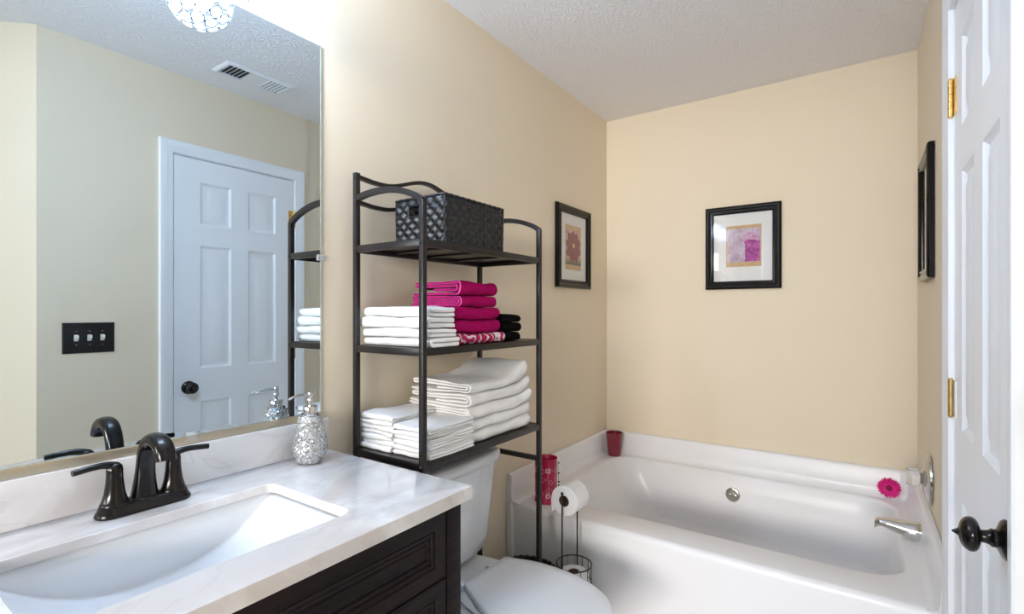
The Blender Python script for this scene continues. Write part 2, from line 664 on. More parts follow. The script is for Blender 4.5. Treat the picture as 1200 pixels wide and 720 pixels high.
box(bm, WD - 0.012, WD, DY1 + 0.074, YJ, 0, 0.09, 0.003)
struct('baseboard_right', bm, 'white_paint')

# door casing and jamb
bm = BM()
box(bm, WD, W + 0.11, O0, DY0 - 0.003, 0, OZ)
box(bm, WD, W + 0.11, DY1 + 0.003, O1, 0, OZ)
box(bm, WD, W + 0.11, DY0 - 0.003, DY1 + 0.003, DZ + 0.003, OZ)


def casing(bm):
    # profile (distance from opening, projection) mitred round three sides
    prof = [(0.0, 0.0), (0.0, 0.010), (0.006, 0.0125), (0.022, 0.0125), (0.028, 0.015), (0.046, 0.017), (0.056, 0.017), (0.060, 0.013), (0.060, 0.0)]
    a, b, z = DY0 - 0.007, DY1 + 0.007, DZ + 0.007
    rings = []
    for d, p in prof:
        x = WD - p
        rings.append([Vector((x, a - d, 0)), Vector((x, a - d, z + d)), Vector((x, b + d, z + d)), Vector((x, b + d, 0))])
    loft(bm, rings, False, False, closed=False)


casing(bm)
struct('trim_1', bm, 'white_paint', smooth=25)

# six-panel door (structure), built facing -y then turned to the right wall
door = bpy.data.objects.new('door_1', None)
COL.objects.link(door)
door['kind'] = 'structure'
door.location = (WD, DY1, 0)
door.rotation_euler = (0, 0, -PI / 2)    # local x -> -Y world, local -y -> -X world
dw = DY1 - DY0
bm = BM()
colA = (DY1 - 1.628, DY1 - 1.468)
colB = (DY1 - 1.376, DY1 - 1.220)
rows = ((0.20, 0.785), (0.955, 1.590), (1.700, 1.918))
F0 = 0.002
xs = [0, colA[0], colA[1], colB[0], colB[1], dw]
zs = [0.012, rows[0][0], rows[0][1], rows[1][0], rows[1][1], rows[2][0], rows[2][1], DZ]
for i in range(5):
    for j in range(7):
        if i in (1, 3) and j in (1, 3, 5):
            st = ((0, F0), (0.004, F0 + 0.004), (0.012, F0 + 0.009), (0.018, F0 + 0.010), (0.024, F0 + 0.010), (0.046, F0 + 0.002), (0.049, F0 + 0.0015))
            rect_steps(bm, xs[i], xs[i + 1], zs[j], zs[j + 1], st)
        else:
            q = [bm.verts.new((x, F0, z)) for x, z in ((xs[i], zs[j]), (xs[i + 1], zs[j]), (xs[i + 1], zs[j + 1]), (xs[i], zs[j + 1]))]
            bm.faces.new(q)
bmesh.ops.remove_doubles(bm, verts=bm.verts, dist=1e-5)
# edges and back of the slab
loft(bm, [[Vector((x, y, z)) for x, z in ((0, zs[0]), (dw, zs[0]), (dw, DZ), (0, DZ))] for y in (F0, F0 + 0.036)], False, True)
obj('door_leaf', bm, 'white_paint', door, smooth=20)
KZ = 0.862
bm = BM()
prof = [(0.0, 0), (0.033, 0), (0.0335, 0.004), (0.030, 0.008), (0.020, 0.012), (0.0155, 0.014), (0.0145, 0.018), (0.0155, 0.020), (0.0125, 0.023), (0.0105, 0.028), (0.0105, 0.033),
        (0.014, 0.0345), (0.022, 0.037), (0.0270, 0.0405), (0.029, 0.045), (0.0285, 0.050), (0.0255, 0.055), (0.020, 0.0590), (0.013, 0.0615), (0.008, 0.0625), (0.0055, 0.0640), (0.0045, 0.066), (0.0015, 0.071), (0.0, 0.0715)]
lathe(bm, prof, 32, T(dw - 0.066, F0, KZ) @ RX90)
obj('door_knob', bm, 'orb', door)['label'] = 'dark bronze egg-shaped knob with pointed tip'
bm = BM()
box(bm, dw - 0.001, dw + 0.001, F0 + 0.004, F0 + 0.03, KZ - 0.03, KZ + 0.03)
obj('latch_plate', bm, 'orb', door)
for i, hz in enumerate((1.806, 1.020, 0.22)):
    bm = BM()
    for q in range(5):
        lathe(bm, [(0.0060, hz - 0.048 + q * 0.0194), (0.0060, hz - 0.048 + q * 0.0194 + 0.0178)], 14, T(-0.004, -0.006, 0))
    lathe(bm, [(0.004, hz - 0.052), (0.0045, hz - 0.047), (0.0045, hz + 0.047), (0.004, hz + 0.052)], 10, T(-0.004, -0.006, 0))
    box(bm, 0.001, 0.030, -0.0005, F0 + 0.0005, hz - 0.047, hz + 0.047, mi=1)
    o = obj('hinge', bm, ['brass', 'brass' if i == 0 else 'white_paint'], door)
    o['label'] = 'brass butt hinge' if i == 0 else 'brass hinge with white-painted leaf'

# ================================================================== bathtub
tub = thing('bathtub', 'white acrylic bathtub built in across the far end of the room', 'bathtub', (W / 2, (1.86 + D) / 2, 0))


def tl(o):      # keep world coordinates while parented to an empty
    o.location = -o.parent.location
    return o


RZ = 0.388
YF = 1.862
x0, x1, y0, y1 = 0.004, W - 0.004, YF, D - 0.004
rings = []
S = 8
rings.append(rrect(x0, x1, y0 + 0.004, y1, 0.004, 0.0, S))
rings.append(rrect(x0, x1, y0 + 0.004, y1, 0.004, 0.12, S))
rings.append(rrect(x0, x1, y0, y1, 0.004, RZ - 0.03, S))
for a in (20, 45, 70, 90):
    q = 0.022 * (1 - math.cos(math.radians(a)))
    rings.append(rrect(x0, x1, y0 + q, y1, 0.006, RZ - 0.022 + 0.022 * math.sin(math.radians(a)), S))
IX0, IX1, IY0, IY1 = 0.11, W - 0.085, 2.025, D - 0.075
rings.append(rrect(IX0 - 0.012, IX1 + 0.012, IY0 - 0.012, IY1 + 0.010, 0.15, RZ, S))
rings.append(rrect(IX0 - 0.003, IX1 + 0.003, IY0 - 0.003, IY1 + 0.003, 0.145, RZ - 0.003, S))
rings.append(rrect(IX0 + 0.006, IX1 - 0.004, IY0 + 0.004, IY1 - 0.004, 0.14, RZ - 0.012, S))
rings.append(rrect(IX0 + 0.05, IX1 - 0.012, IY0 + 0.018, IY1 - 0.018, 0.135, RZ - 0.10, S))
rings.append(rrect(IX0 + 0.13, IX1 - 0.028, IY0 + 0.035, IY1 - 0.035, 0.13, RZ - 0.24, S))
rings.append(rrect(IX0 + 0.17, IX1 - 0.045, IY0 + 0.055, IY1 - 0.055, 0.12, RZ - 0.295, S))
rings.append(rrect(IX0 + 0.22, IX1 - 0.09, IY0 + 0.10, IY1 - 0.10, 0.10, RZ - 0.315, S))
bm = BM()
loft(bm, rings, True, True)
tl(obj('tub_shell', bm, 'acrylic', tub, smooth=40))
# raised ledge along three walls
LZ = 0.516


def ledge(bm):
    # cross-section (inward distance from wall, z); path: left wall front -> left back -> right back -> right front
    sec = [(0.002, RZ - 0.02), (0.002, LZ), (0.016, LZ), (0.022, LZ - 0.003), (0.026, LZ - 0.010), (0.030, RZ + 0.040), (0.034, RZ + 0.016), (0.046, RZ + 0.003), (0.060, RZ - 0.004), (0.060, RZ - 0.02)]
    rings = []
    ends = [(0, YF - 0.0), (0, D), (W, D), (W, YF + 0.10)]
    fr = 0.028
    for d, z in sec:
        # front ends rounded slightly: pull back with height
        fy = YF + 0.010 if d > 0.05 else YF - 0.004 if d > 0.04 else YF - 0.022 + (0.010 if z > LZ - 0.012 else 0)
        row = [Vector((d, fy, z)), Vector((d, 2.0, z))]
        rc = 0.07
        for a in range(0, 91, 15):
            aa = math.radians(a)
            r = max(rc - d, 0.003)
            row.append(Vector((rc - r * math.cos(aa), D - rc + r * math.sin(aa), z)) if r > 0.003 else Vector((d, D - d, z)))
        for a in range(90, -1, -15):
            aa = math.radians(a)
            r = max(rc - d, 0.003)
            row.append(Vector((W - rc + r * math.cos(aa), D - rc + r * math.sin(aa), z)))
        row += [Vector((W - d, 2.1, z)), Vector((W - d, fy, z))]
        rings.append(row)
    vs = loft(bm, rings, False, False, closed=False)
    bm.faces.new([r[0] for r in vs])
    bm.faces.new([r[-1] for r in vs])
    # strip of the flange running down beside the apron at the left
    box(bm, 0.002, 0.030, YF - 0.022, YF + 0.01, 0.0, RZ + 0.01, 0.006)
    box(bm, W - 0.030, W - 0.002, YF - 0.022, YF + 0.01, 0.0, RZ + 0.01, 0.006)


bm = BM(); ledge(bm)
tl(obj('back_ledge', bm, 'acrylic', tub, smooth=40))
bm = BM()
OVX, OVZ = 0.757, 0.283
lathe(bm, [(0, 0), (0.034, 0), (0.036, 0.003), (0.034, 0.007), (0.026, 0.010), (0.024, 0.0095), (0.010, 0.012), (0, 0.012)], 28, T(OVX, D - 0.092, OVZ) @ Matrix.Rotation(math.radians(84), 4, 'X'))
lathe(bm, [(0.004, 0.008), (0.004, 0.012), (0, 0.013)], 10, T(OVX - 0.014, D - 0.092, OVZ) @ Matrix.Rotation(math.radians(84), 4, 'X'))
lathe(bm, [(0.004, 0.008), (0.004, 0.012), (0, 0.013)], 10, T(OVX + 0.014, D - 0.092, OVZ) @ Matrix.Rotation(math.radians(84), 4, 'X'))
tl(obj('overflow_plate', bm, 'nickel', tub))['label'] = 'round nickel overflow plate'

# tub spout on the right-hand end, and the valve above it
sp = thing('tub_spout', 'chrome tub spout sticking out over the right end of the bathtub', 'faucet', (W - 0.022, 2.40, 0.425))
bm = BM()
secs = [(-0.000, 0.0, 0.033, 0.037), (-0.016, 0.0, 0.033, 0.037), (-0.05, 0.003, 0.031, 0.031), (-0.095, 0.011, 0.027, 0.022), (-0.122, 0.015, 0.025, 0.017), (-0.138, 0.013, 0.022, 0.017), (-0.148, 0.003, 0.018, 0.018), (-0.149, -0.014, 0.016, 0.012)]
loft(bm, [[Vector((x, wy * math.cos(2 * PI * j / 20), dz + hz * math.sin(2 * PI * j / 20))) for j in range(20)] for x, dz, wy, hz in secs])
obj('spout_body', bm, 'chrome', sp)
bm = BM()
lathe(bm, [(0, 0), (0.040, 0), (0.040, 0.010), (0.036, 0.013), (0, 0.013)], 24, T(0.004, 0, 0) @ Matrix.Rotation(-PI / 2, 4, 'Y'))
obj('spout_flange', bm, 'chrome', sp)

va = thing('tub_valve', 'round chrome shower valve with clear acrylic knob on the right wall above the tub spout', 'faucet', (W, 2.40, 0.628))
RYM = Matrix.Rotation(-PI / 2, 4, 'Y')
bm = BM()
lathe(bm, [(0, 0.001), (0.088, 0.001), (0.090, 0.004), (0.088, 0.010), (0.074, 0.018), (0.045, 0.024), (0.024, 0.026), (0.018, 0.032), (0, 0.032)], 40, RYM)
obj('escutcheon', bm, 'nickel', va)
bm = BM()
n = 40
rings = []
for r, z in ((0.014, 0.030), (0.030, 0.036), (0.033, 0.042), (0.033, 0.066), (0.029, 0.073), (0.0, 0.074)):
    rings.append([Vector((max(r, 1e-4) * (1 - (0.07 if j % 4 < 2 else 0)) * math.cos(2 * PI * j / n), max(r, 1e-4) * (1 - (0.07 if j % 4 < 2 else 0)) * math.sin(2 * PI * j / n), z)) for j in range(n)])
t = BM(); loft(t, rings); add(bm, t, 0, RYM)
obj('knob_handle', bm, 'clear', va)['label'] = 'clear acrylic knob'

# pink gerbera stuck on the ledge
fl = thing('gerbera_flower', 'hot pink gerbera daisy stuck on the tub ledge near the spout', 'flower', (1.418, D - 0.050, 0.4395))
bm = BM()
for lay, (R0, R1, cnt, y, tip) in enumerate(((0.010, 0.0475, 26, 0.0, -0.006), (0.010, 0.042, 24, -0.006, -0.012), (0.008, 0.032, 18, -0.011, -0.016))):
    for i in range(cnt):
        a = 2 * PI * (i + 0.5 * lay) / cnt + rng.uniform(-.05, .05)
        rr = R1 * rng.uniform(0.93, 1.03)
        wd_ = 0.0046 - 0.0006 * lay
        ca, sa = math.cos(a), math.sin(a)
        pr = []
        for u, hw in ((0, 0.4), (0.35, 0.95), (0.7, 1.0), (0.92, 0.6), (1.0, 0.12)):
            r = R0 + (rr - R0) * u
            yy = y + (tip - y) * u * u + 0.003 * math.sin(u * PI)
            for s in (-1, 0, 1):
                px, pz = r * ca - s * hw * wd_ * sa, r * sa + s * hw * wd_ * ca
                pr.append(bm.verts.new((px, yy - (0.0012 if s else 0), pz)))
        for q in range(4):
            for s in range(2):
                bm.faces.new((pr[q * 3 + s], pr[q * 3 + s + 1], pr[q * 3 + s + 4], pr[q * 3 + s + 3]))
obj('petals', bm, 'petal', fl, solid=0.0012)
bm = BM()
lathe(bm, [(0, 0.0), (0.012, 0.0), (0.013, 0.010), (0.011, 0.016), (0.006, 0.0185), (0, 0.0185)], 20, RX90)
obj('flower_core', bm, 'petal_core', fl)
bm = BM()
lathe(bm, [(0.0, -0.0195), (0.016, -0.0195), (0.013, -0.0150), (0.006, -0.010), (0.006, 0.0), (0.0, 0.0)], 18, RX90)
obj('suction_cup', bm, 'clear', fl)

# glass tumbler in the back left corner
cp = thing('candle_cup', 'wine red frosted glass cup in the back left corner of the tub ledge', 'cup', (0.098, D - 0.108, RZ))
bm = BM()
lathe(bm, [(0, 0.003), (0.036, 0.001), (0.038, 0.006), (0.043, 0.06), (0.050, 0.135), (0.0505, 0.138), (0.048, 0.138), (0.040, 0.06), (0.034, 0.012), (0, 0.010)], 36)
obj('cup_body', bm, 'cup', cp)

# crimson tin candle holder at the front left of the tub deck
tn = thing('candle_tin', 'crimson tin lantern with white scrollwork on the front left corner of the tub', 'candle holder', (0.135, 1.965, RZ))
bm = BM()
lathe(bm, [(0, 0.0), (0.050, 0.0), (0.052, 0.004), (0.050, 0.008), (0.050, 0.187), (0.053, 0.192), (0.053, 0.197), (0.0505, 0.198), (0.0485, 0.194), (0.0485, 0.006), (0, 0.006)], 40)
obj('tin_body', bm, 'tin', tn)
bm = BM()


def on_tin(u, z, r=0.0505):
    a = u / 0.05
    return Vector((r * math.cos(a), r * math.sin(a), z))


def scroll(bm, u, z, s, flip=1, rad=0.0006):
    pts = []
    for i in range(22):
        t = i / 21
        a = t * 2.3 * PI
        r = s * (1 - 0.75 * t)
        pts.append(on_tin(u + flip * r * math.cos(a), z + r * math.sin(a)))
    sweep(bm, pts, rad, ref=(0, 0, 1), n=6)


base_a = -0.9 * 0.05
for i in range(9):
    u = base_a - 0.10 + i * 0.035
    scroll(bm, u, 0.045 + 0.012 * (i % 2), 0.017, 1 if i % 2 else -1)
    scroll(bm, u + 0.012, 0.095 + 0.012 * ((i + 1) % 2), 0.013, -1 if i % 2 else 1)
    scroll(bm, u + 0.006, 0.145, 0.014, 1 if i % 2 else -1)
    sweep(bm, [on_tin(u - 0.01, 0.02), on_tin(u + 0.002, 0.07), on_tin(u - 0.004, 0.12), on_tin(u + 0.006, 0.17)], 0.0006, n=6)
for i in range(4):
    u = base_a - 0.06 + i * 0.062
    for z in (0.038, 0.150):
        for q in range(5):
            a = 2 * PI * q / 5
            c = on_tin(u + 0.0085 * math.cos(a), z + 0.0085 * math.sin(a))
            lathe(bm, [(0, -0.001), (0.0042, 0), (0.0042, 0.0005), (0, 0.001)], 10, T(*c) @ Matrix.Rotation(u / 0.05, 4, 'Z') @ RY90)
obj('scrollwork', bm, 'scroll', tn)['label'] = 'white painted scrolls and blossoms'
bm = BM()
a = math.radians(35)
ex, ey = 0.056 * math.cos(a), 0.056 * math.sin(a)
sweep(bm, [(ex * 0.95, ey * 0.95, 0.182), (ex, ey, 0.14), (ex * 1.05, ey * 1.05, 0.085)], 0.0008, n=6)
for z in (0.172, 0.125, 0.085, 0.07):
    lathe(bm, [(0, -0.005), (0.0045, -0.002), (0.0045, 0.002), (0, 0.005)], 10, T(ex * 1.04, ey * 1.04, z))
obj('bead_charm', bm, 'black_plastic', tn)['label'] = 'dangling string of small dark beads'

# ================================================================== toilet
TY = 1.29
to = thing('toilet', 'white toilet with closed lid standing under the bronze towel rack', 'toilet', (0.30, TY, 0))


def tank_ring(hw, x0, x1, z, r=0.035, bow=0.022, seg=5):
    pts = rrect(x0, x1, -hw, hw, r, z, seg)
    # add points along the front for the bow
    out = []
    n = len(pts)
    for i, p in enumerate(pts):
        out.append(p)
        q = pts[(i + 1) % n]
        if i % (seg + 1) == seg:
            for j in range(1, 9):
                out.append(p.lerp(q, j / 9))
    for p in out:
        f = max(0, (p.x - x0) / (x1 - x0))
        p.x += bow * f * (1 - (p.y / hw) ** 2)
    return out


def ctr(o):
    o.location = (-0.30, 0, 0)
    return o


bm = BM()
loft(bm, [tank_ring(0.153, 0.035, 0.155, 0.375, 0.04), tank_ring(0.176, 0.028, 0.178, 0.392, 0.045), tank_ring(0.193, 0.022, 0.190, 0.44, 0.045), tank_ring(0.220, 0.02, 0.202, 0.70, 0.04)])
ctr(obj('tank', bm, 'porcelain', to, smooth=50))
bm = BM()
loft(bm, [tank_ring(0.224, 0.016, 0.206, 0.700, 0.04), tank_ring(0.232, 0.012, 0.214, 0.705, 0.04), tank_ring(0.235, 0.012, 0.216, 0.728, 0.04), tank_ring(0.233, 0.014, 0.214, 0.739, 0.04), tank_ring(0.226, 0.02, 0.207, 0.745, 0.04), tank_ring(0.15, 0.05, 0.15, 0.748, 0.03)])
ctr(obj('tank_lid', bm, 'porcelain', to, smooth=60))
bm = BM()
lathe(bm, [(0, 0), (0.013, 0), (0.013, 0.006), (0.008, 0.010), (0, 0.010)], 18, T(0.206, -0.16, 0.655) @ RY90)
sweep(bm, [(0.214, -0.16, 0.655), (0.220, -0.13, 0.652), (0.222, -0.09, 0.648)], [0.005, 0.0055, 0.007], n=10)
ctr(obj('flush_lever', bm, 'chrome', to))


def egg2(xb, xf, hw, hb, z, nn=12):
    """closed outline: back straight of half width hb, smoothly widening to hw, round nose"""
    L = xf - xb
    half = []
    xm = xb + 0.40 * L
    for i in range(5):
        half.append((xb, hb * i / 4))
    for p in bez((xb, hb, 0), (xb + 0.15 * L, hb + 0.42 * (hw - hb), 0), (xb + 0.24 * L, hw, 0), (xm, hw, 0), nn)[1:]:
        half.append((p.x, p.y))
    for i in range(1, nn * 2 + 1):
        a = PI / 2 * (1 - i / (nn * 2))
        half.append((xm + (xf - xm) * math.cos(a) ** 0.95, hw * math.sin(a)))
    pts = [Vector((x, y, z)) for x, y in half] + [Vector((x, -y, z)) for x, y in reversed(half[1:-1])]
    return pts


# bowl and foot
bm = BM()
loft(bm, [egg2(0.10, 0.58, 0.112, 0.10, 0.0), egg2(0.10, 0.59, 0.115, 0.10, 0.02), egg2(0.12, 0.54, 0.092, 0.09, 0.10), egg2(0.12, 0.55, 0.097, 0.09, 0.18), egg2(0.10, 0.64, 0.138, 0.10, 0.26), egg2(0.09, 0.69, 0.155, 0.11, 0.32), egg2(0.08, 0.71, 0.162, 0.13, 0.347), egg2(0.08, 0.71, 0.162, 0.13, 0.360)])
ctr(obj('bowl', bm, 'porcelain', to, smooth=50))
bm = BM()
loft(bm, [egg2(0.292, 0.724, 0.162, 0.118, 0.3605), egg2(0.289, 0.728, 0.166, 0.122, 0.365), egg2(0.289, 0.728, 0.166, 0.122, 0.372), egg2(0.293, 0.722, 0.161, 0.118, 0.376)])
ctr(obj('seat', bm, 'porcelain', to, smooth=50))
bm = BM()
loft(bm, [egg2(0.296, 0.737, 0.163, 0.106, 0.3765), egg2(0.293, 0.743, 0.168, 0.110, 0.380), egg2(0.293, 0.744, 0.169, 0.111, 0.390), egg2(0.295, 0.741, 0.167, 0.109, 0.396), egg2(0.299, 0.734, 0.161, 0.105, 0.399), egg2(0.33, 0.68, 0.13, 0.09, 0.4005)])
for v in bm.verts:
    v.co.y += 0.022 * min(1, max(0, 1 - (v.co.x - 0.293) / 0.16))
ctr(obj('seat_lid', bm, 'porcelain', to, smooth=60))
for s_ in (-1, 1):
    bm = BM()
    box(bm, 0.262, 0.292, s_ * 0.072 - 0.014, s_ * 0.072 + 0.014, 0.360, 0.388, 0.006)
    ctr(obj('lid_hinge', bm, 'porcelain', to))

# ================================================================== vanity
VY0, VY1 = -0.050, 0.900
va_ = thing('vanity_cabinet', 'dark espresso wood vanity cabinet under the marble top', 'cabinet', (0.27, 0.425, 0))


def vl(o):
    o.location = (-0.27, -0.425, 0)
    return o


FX = 0.540
bm = BM()
box(bm, 0.004, FX - 0.02, VY1 - 0.018, VY1, 0.0, 0.808, 0.001)      # right side
box(bm, 0.004, FX - 0.02, VY0, VY0 + 0.018, 0.0, 0.808, 0.001)      # left side
box(bm, 0.004, 0.012, VY0 + 0.018, VY1 - 0.018, 0.1, 0.68)          # back
box(bm, 0.012, FX - 0.02, VY0 + 0.018, VY1 - 0.018, 0.10, 0.118)  # bottom
box(bm, FX - 0.085, FX - 0.07, VY0 + 0.018, VY1 - 0.018, 0.0, 0.10)  # toe kick
# face frame
box(bm, FX - 0.02, FX, VY1 - 0.0475, VY1, 0.0, 0.808, 0.0015)
box(bm, FX - 0.02, FX, VY0, VY0 + 0.0475, 0.0, 0.808, 0.0015)
box(bm, FX - 0.02, FX - 0.004, VY0 + 0.0475, VY1 - 0.0475, 0.795, 0.808)
box(bm, FX - 0.02, FX - 0.004, VY0 + 0.0475, VY1 - 0.0475, 0.635, 0.655)
box(bm, FX - 0.02, FX - 0.004, VY0 + 0.0475, VY1 - 0.0475, 0.10, 0.125)
vl(obj('carcass', bm, 'wood', va_, smooth=20))


def panel_front(y0, y1, z0, z1, fr=0.030):
    bm = BM()
    # built facing +x
    st = [(0.0, -0.018), (0.0, -0.0015), (0.0015, 0.0), (fr, 0.0), (fr + 0.002, -0.0035), (fr + 0.0065, -0.0035), (fr + 0.008, -0.0015), (fr + 0.0125, -0.0025), (fr + 0.0140, -0.0055),
          (fr + 0.0185, -0.0055), (fr + 0.020, -0.004), (fr + 0.024, -0.005), (fr + 0.0255, -0.0075), (fr + 0.029, -0.0075), (fr + 0.031, -0.0055)]
    rings = [[Vector((FX + x, y0 + s, z0 + s)), Vector((FX + x, y1 - s, z0 + s)), Vector((FX + x, y1 - s, z1 - s)), Vector((FX + x, y0 + s, z1 - s))] for s, x in st]
    loft(bm, rings, True, True)
    return bm


dz0, dz1 = 0.648, 0.796
o = vl(obj('drawer_front', panel_front(VY0 + 0.051, VY1 - 0.051, dz0, dz1), 'wood', va_, smooth=15))
ym = (VY0 + VY1) / 2
third = (VY1 - VY0 - 0.102)
for a, b in ((VY0 + 0.051, VY0 + 0.051 + third * 0.33 - 0.002), (VY0 + 0.051 + third * 0.33 + 0.002, VY1 - 0.051 - third * 0.33 - 0.002)):
    vl(obj('door', panel_front(a, b, 0.128, 0.643), 'wood', va_, smooth=15))
for a, b in ((0.478, 0.643), (0.308, 0.473), (0.128, 0.303)):
    d_ = vl(obj('drawer_front', panel_front(VY1 - 0.051 - third * 0.33 + 0.002, VY1 - 0.051, a, b), 'wood', va_, smooth=15))

# worktop with the basin cut-out
CT = 0.840
ct = thing('countertop', 'white and grey veined marble countertop with matching backsplash', 'countertop', (0.28, 0.43, CT))


def cl(o):
    o.location = (-0.28, -0.43, -CT)
    return o


CX0, CX1, CY0, CY1 = 0.002, 0.566, -0.065, 0.912
HX0, HX1, HY0, HY1 = 0.160, 0.463, 0.172, 0.655
bm = BM()
rings = [rrect(CX0, CX1, CY0, CY1, 0.004, CT - 0.030, 5), rrect(CX0, CX1, CY0, CY1, 0.004, CT - 0.003, 5), rrect(CX0 + .001, CX1 - .001, CY0 + .001, CY1 - .001, 0.004, CT - 0.0008, 5), rrect(CX0 + .003, CX1 - .003, CY0 + .003, CY1 - .003, 0.004, CT, 5),
         rrect(HX0, HX1, HY0, HY1, 0.022, CT, 5), rrect(HX0 + .0015, HX1 - .0015, HY0 + .0015, HY1 - .0015, 0.022, CT - 0.0015, 5), rrect(HX0 + .0015, HX1 - .0015, HY0 + .0015, HY1 - .0015, 0.022, CT - 0.020, 5),
         rrect(HX0 - 0.05, HX1 + 0.05, HY0 - 0.05, HY1 + 0.05, 0.03, CT - 0.020, 5), rrect(HX0 - 0.051, HX1 + 0.051, HY0 - 0.051, HY1 + 0.051, 0.03, CT - 0.030, 5)]
loft(bm, rings, False, False, loop=True)
cl(obj('slab', bm, 'marble', ct, smooth=30))
bm = BM()
box(bm, 0.002, 0.021, CY0, CY1 - 0.001, CT, 0.933, 0.0025)
cl(obj('backsplash', bm, 'marble', ct))

# undermount basin: rectangular trough with a curved floor
sk = thing('sink', 'white rectangular undermount sink set into the marble top', 'sink', (0.31, 0.43, 0.70))
bm = BM()
ny = 40
rows_ = []
yc, hw = (HY0 + HY1) / 2, (HY1 - HY0) / 2 + 0.004
xa, xb = HX0 - 0.003, HX1 + 0.003
for j in range(ny + 1):
    v = -1 + 2 * j / ny
    y = yc + v * hw
    zt = CT - 0.0205
    zf = 0.711 + (zt - 0.004 - 0.711) * abs(v) ** 2.3
    hgt = zt - zf
    r = min(0.009, hgt * 0.8)
    row = [(xa, zt)]
    for i in range(6):
        a = math.radians(i * 18)
        row.append((xa + r - r * math.cos(a), zf + r - r * math.sin(a)))
    for i in range(1, 8):
        row.append((xa + r + (xb - xa - 2 * r) * i / 8, zf))
    for i in range(6):
        a = math.radians(90 - i * 18)
        row.append((xb - r + r * math.cos(a), zf + r - r * math.sin(a)))
    row.append((xb, zt))
    rows_.append([Vector((x - 0.31, y - 0.43, z - 0.70)) for x, z in row])
loft(bm, rows_, False, False, closed=False)
# rim flange under the slab
zt = CT - 0.0205 - 0.70
fl_o = rrect(xa - 0.02 - .31, xb + 0.02 - .31, yc - hw - 0.02 - .43, yc + hw + 0.02 - .43, 0.02, zt, 4)
fl_i = rrect(xa - .31, xb - .31, yc - hw - .43, yc + hw - .43, 0.001, zt, 4)
loft(bm, [fl_o, fl_i], False, False)
obj('basin', bm, 'porcelain', sk, smooth=40, solid=0.004)
bm = BM()
lathe(bm, [(0, 0), (0.022, 0), (0.023, 0.002), (0.019, 0.004), (0.017, 0.002), (0.0155, 0.005), (0.006, 0.009), (0, 0.0095)], 28, T(0.0, 0, 0.0135))
obj('drain', bm, 'orb', sk)

# faucet
fa = thing('sink_faucet', 'oil-rubbed bronze two-handle faucet behind the sink on the marble top', 'faucet', (0.088, 0.424, CT))
bm = BM()
loft(bm, [rrect(-0.0275, 0.0275, -0.084, 0.084, 0.027, 0.0005, 10), rrect(-0.0285, 0.0285, -0.085, 0.085, 0.028, 0.004, 10), rrect(-0.026, 0.026, -0.0825, 0.0825, 0.0255, 0.010, 10), rrect(-0.0235, 0.0235, -0.080, 0.080, 0.023, 0.013, 10), rrect(-0.0225, 0.0225, -0.078, 0.078, 0.022, 0.020, 10), rrect(-0.019, 0.019, -0.0735, 0.0735, 0.0185, 0.0235, 10)])
obj('base_plate', bm, 'orb', fa, smooth=50)
bm = BM()
path = bez((-0.004, 0, 0.018), (0.0, 0, 0.075), (0.000, 0, 0.146), (0.053, 0, 0.147), 16) + bez((0.053, 0, 0.147), (0.084, 0, 0.147), (0.099, 0, 0.134), (0.102, 0, 0.113), 10)[1:]
rad = []
rings = []
for i, p in enumerate(path):
    t = i / (len(path) - 1)
    tan = (path[min(i + 1, len(path) - 1)] - path[max(i - 1, 0)]).normalized()
    side = Vector((0, 1, 0))
    up = side.cross(tan).normalized()
    rw = 0.0165 + 0.0090 * max(0, 1 - t * 4.0) ** 1.6 + (0.001 * t)
    rt = 0.0140 + 0.0080 * max(0, 1 - t * 4.0) ** 1.6
    rings.append([p + side * rw * math.copysign(abs(math.cos(2 * PI * j / 24)) ** 0.8, math.cos(2 * PI * j / 24)) + up * rt * math.copysign(abs(math.sin(2 * PI * j / 24)) ** 0.8, math.sin(2 * PI * j / 24)) for j in range(24)])
loft(bm, rings)
lathe(bm, [(0.028, 0.0195), (0.028, 0.0225), (0.0255, 0.025), (0.02, 0.0255)], 28, T(-0.004, 0, 0))
obj('spout', bm, 'orb', fa, smooth=60)
for s in (-1, 1):
    bm = BM()
    lathe(bm, [(0.0245, 0.0205), (0.0250, 0.0235), (0.0235, 0.026), (0.0215, 0.030), (0.0175, 0.045), (0.0150, 0.065), (0.0140, 0.082), (0.0142, 0.090), (0.0125, 0.098), (0.008, 0.103), (0, 0.104)], 28, T(0, s * 0.052, 0))
    h = obj('handle', bm, 'orb', fa, smooth=60)
    bm = BM()
    sweep(bm, bez((0.0, s * 0.048, 0.096), (0.002, s * 0.070, 0.107), (0.004, s * 0.085, 0.104), (0.008, s * 0.120, 0.101), 10), [0.0085, 0.008, 0.0075, 0.007, 0.0066, 0.0063, 0.0061, 0.006, 0.006, 0.006, 0.0058], n=14)
    obj('lever', bm, 'orb', h, smooth=60)
bm = BM()
sweep(bm, [(-0.024, 0, 0.02), (-0.024, 0, 0.05)], 0.0022, n=10)
lathe(bm, [(0, 0.05), (0.005, 0.050), (0.006, 0.055), (0.003, 0.060), (0, 0.0605)], 12, T(-0.024, 0, 0))
obj('lift_rod', bm, 'orb', fa)

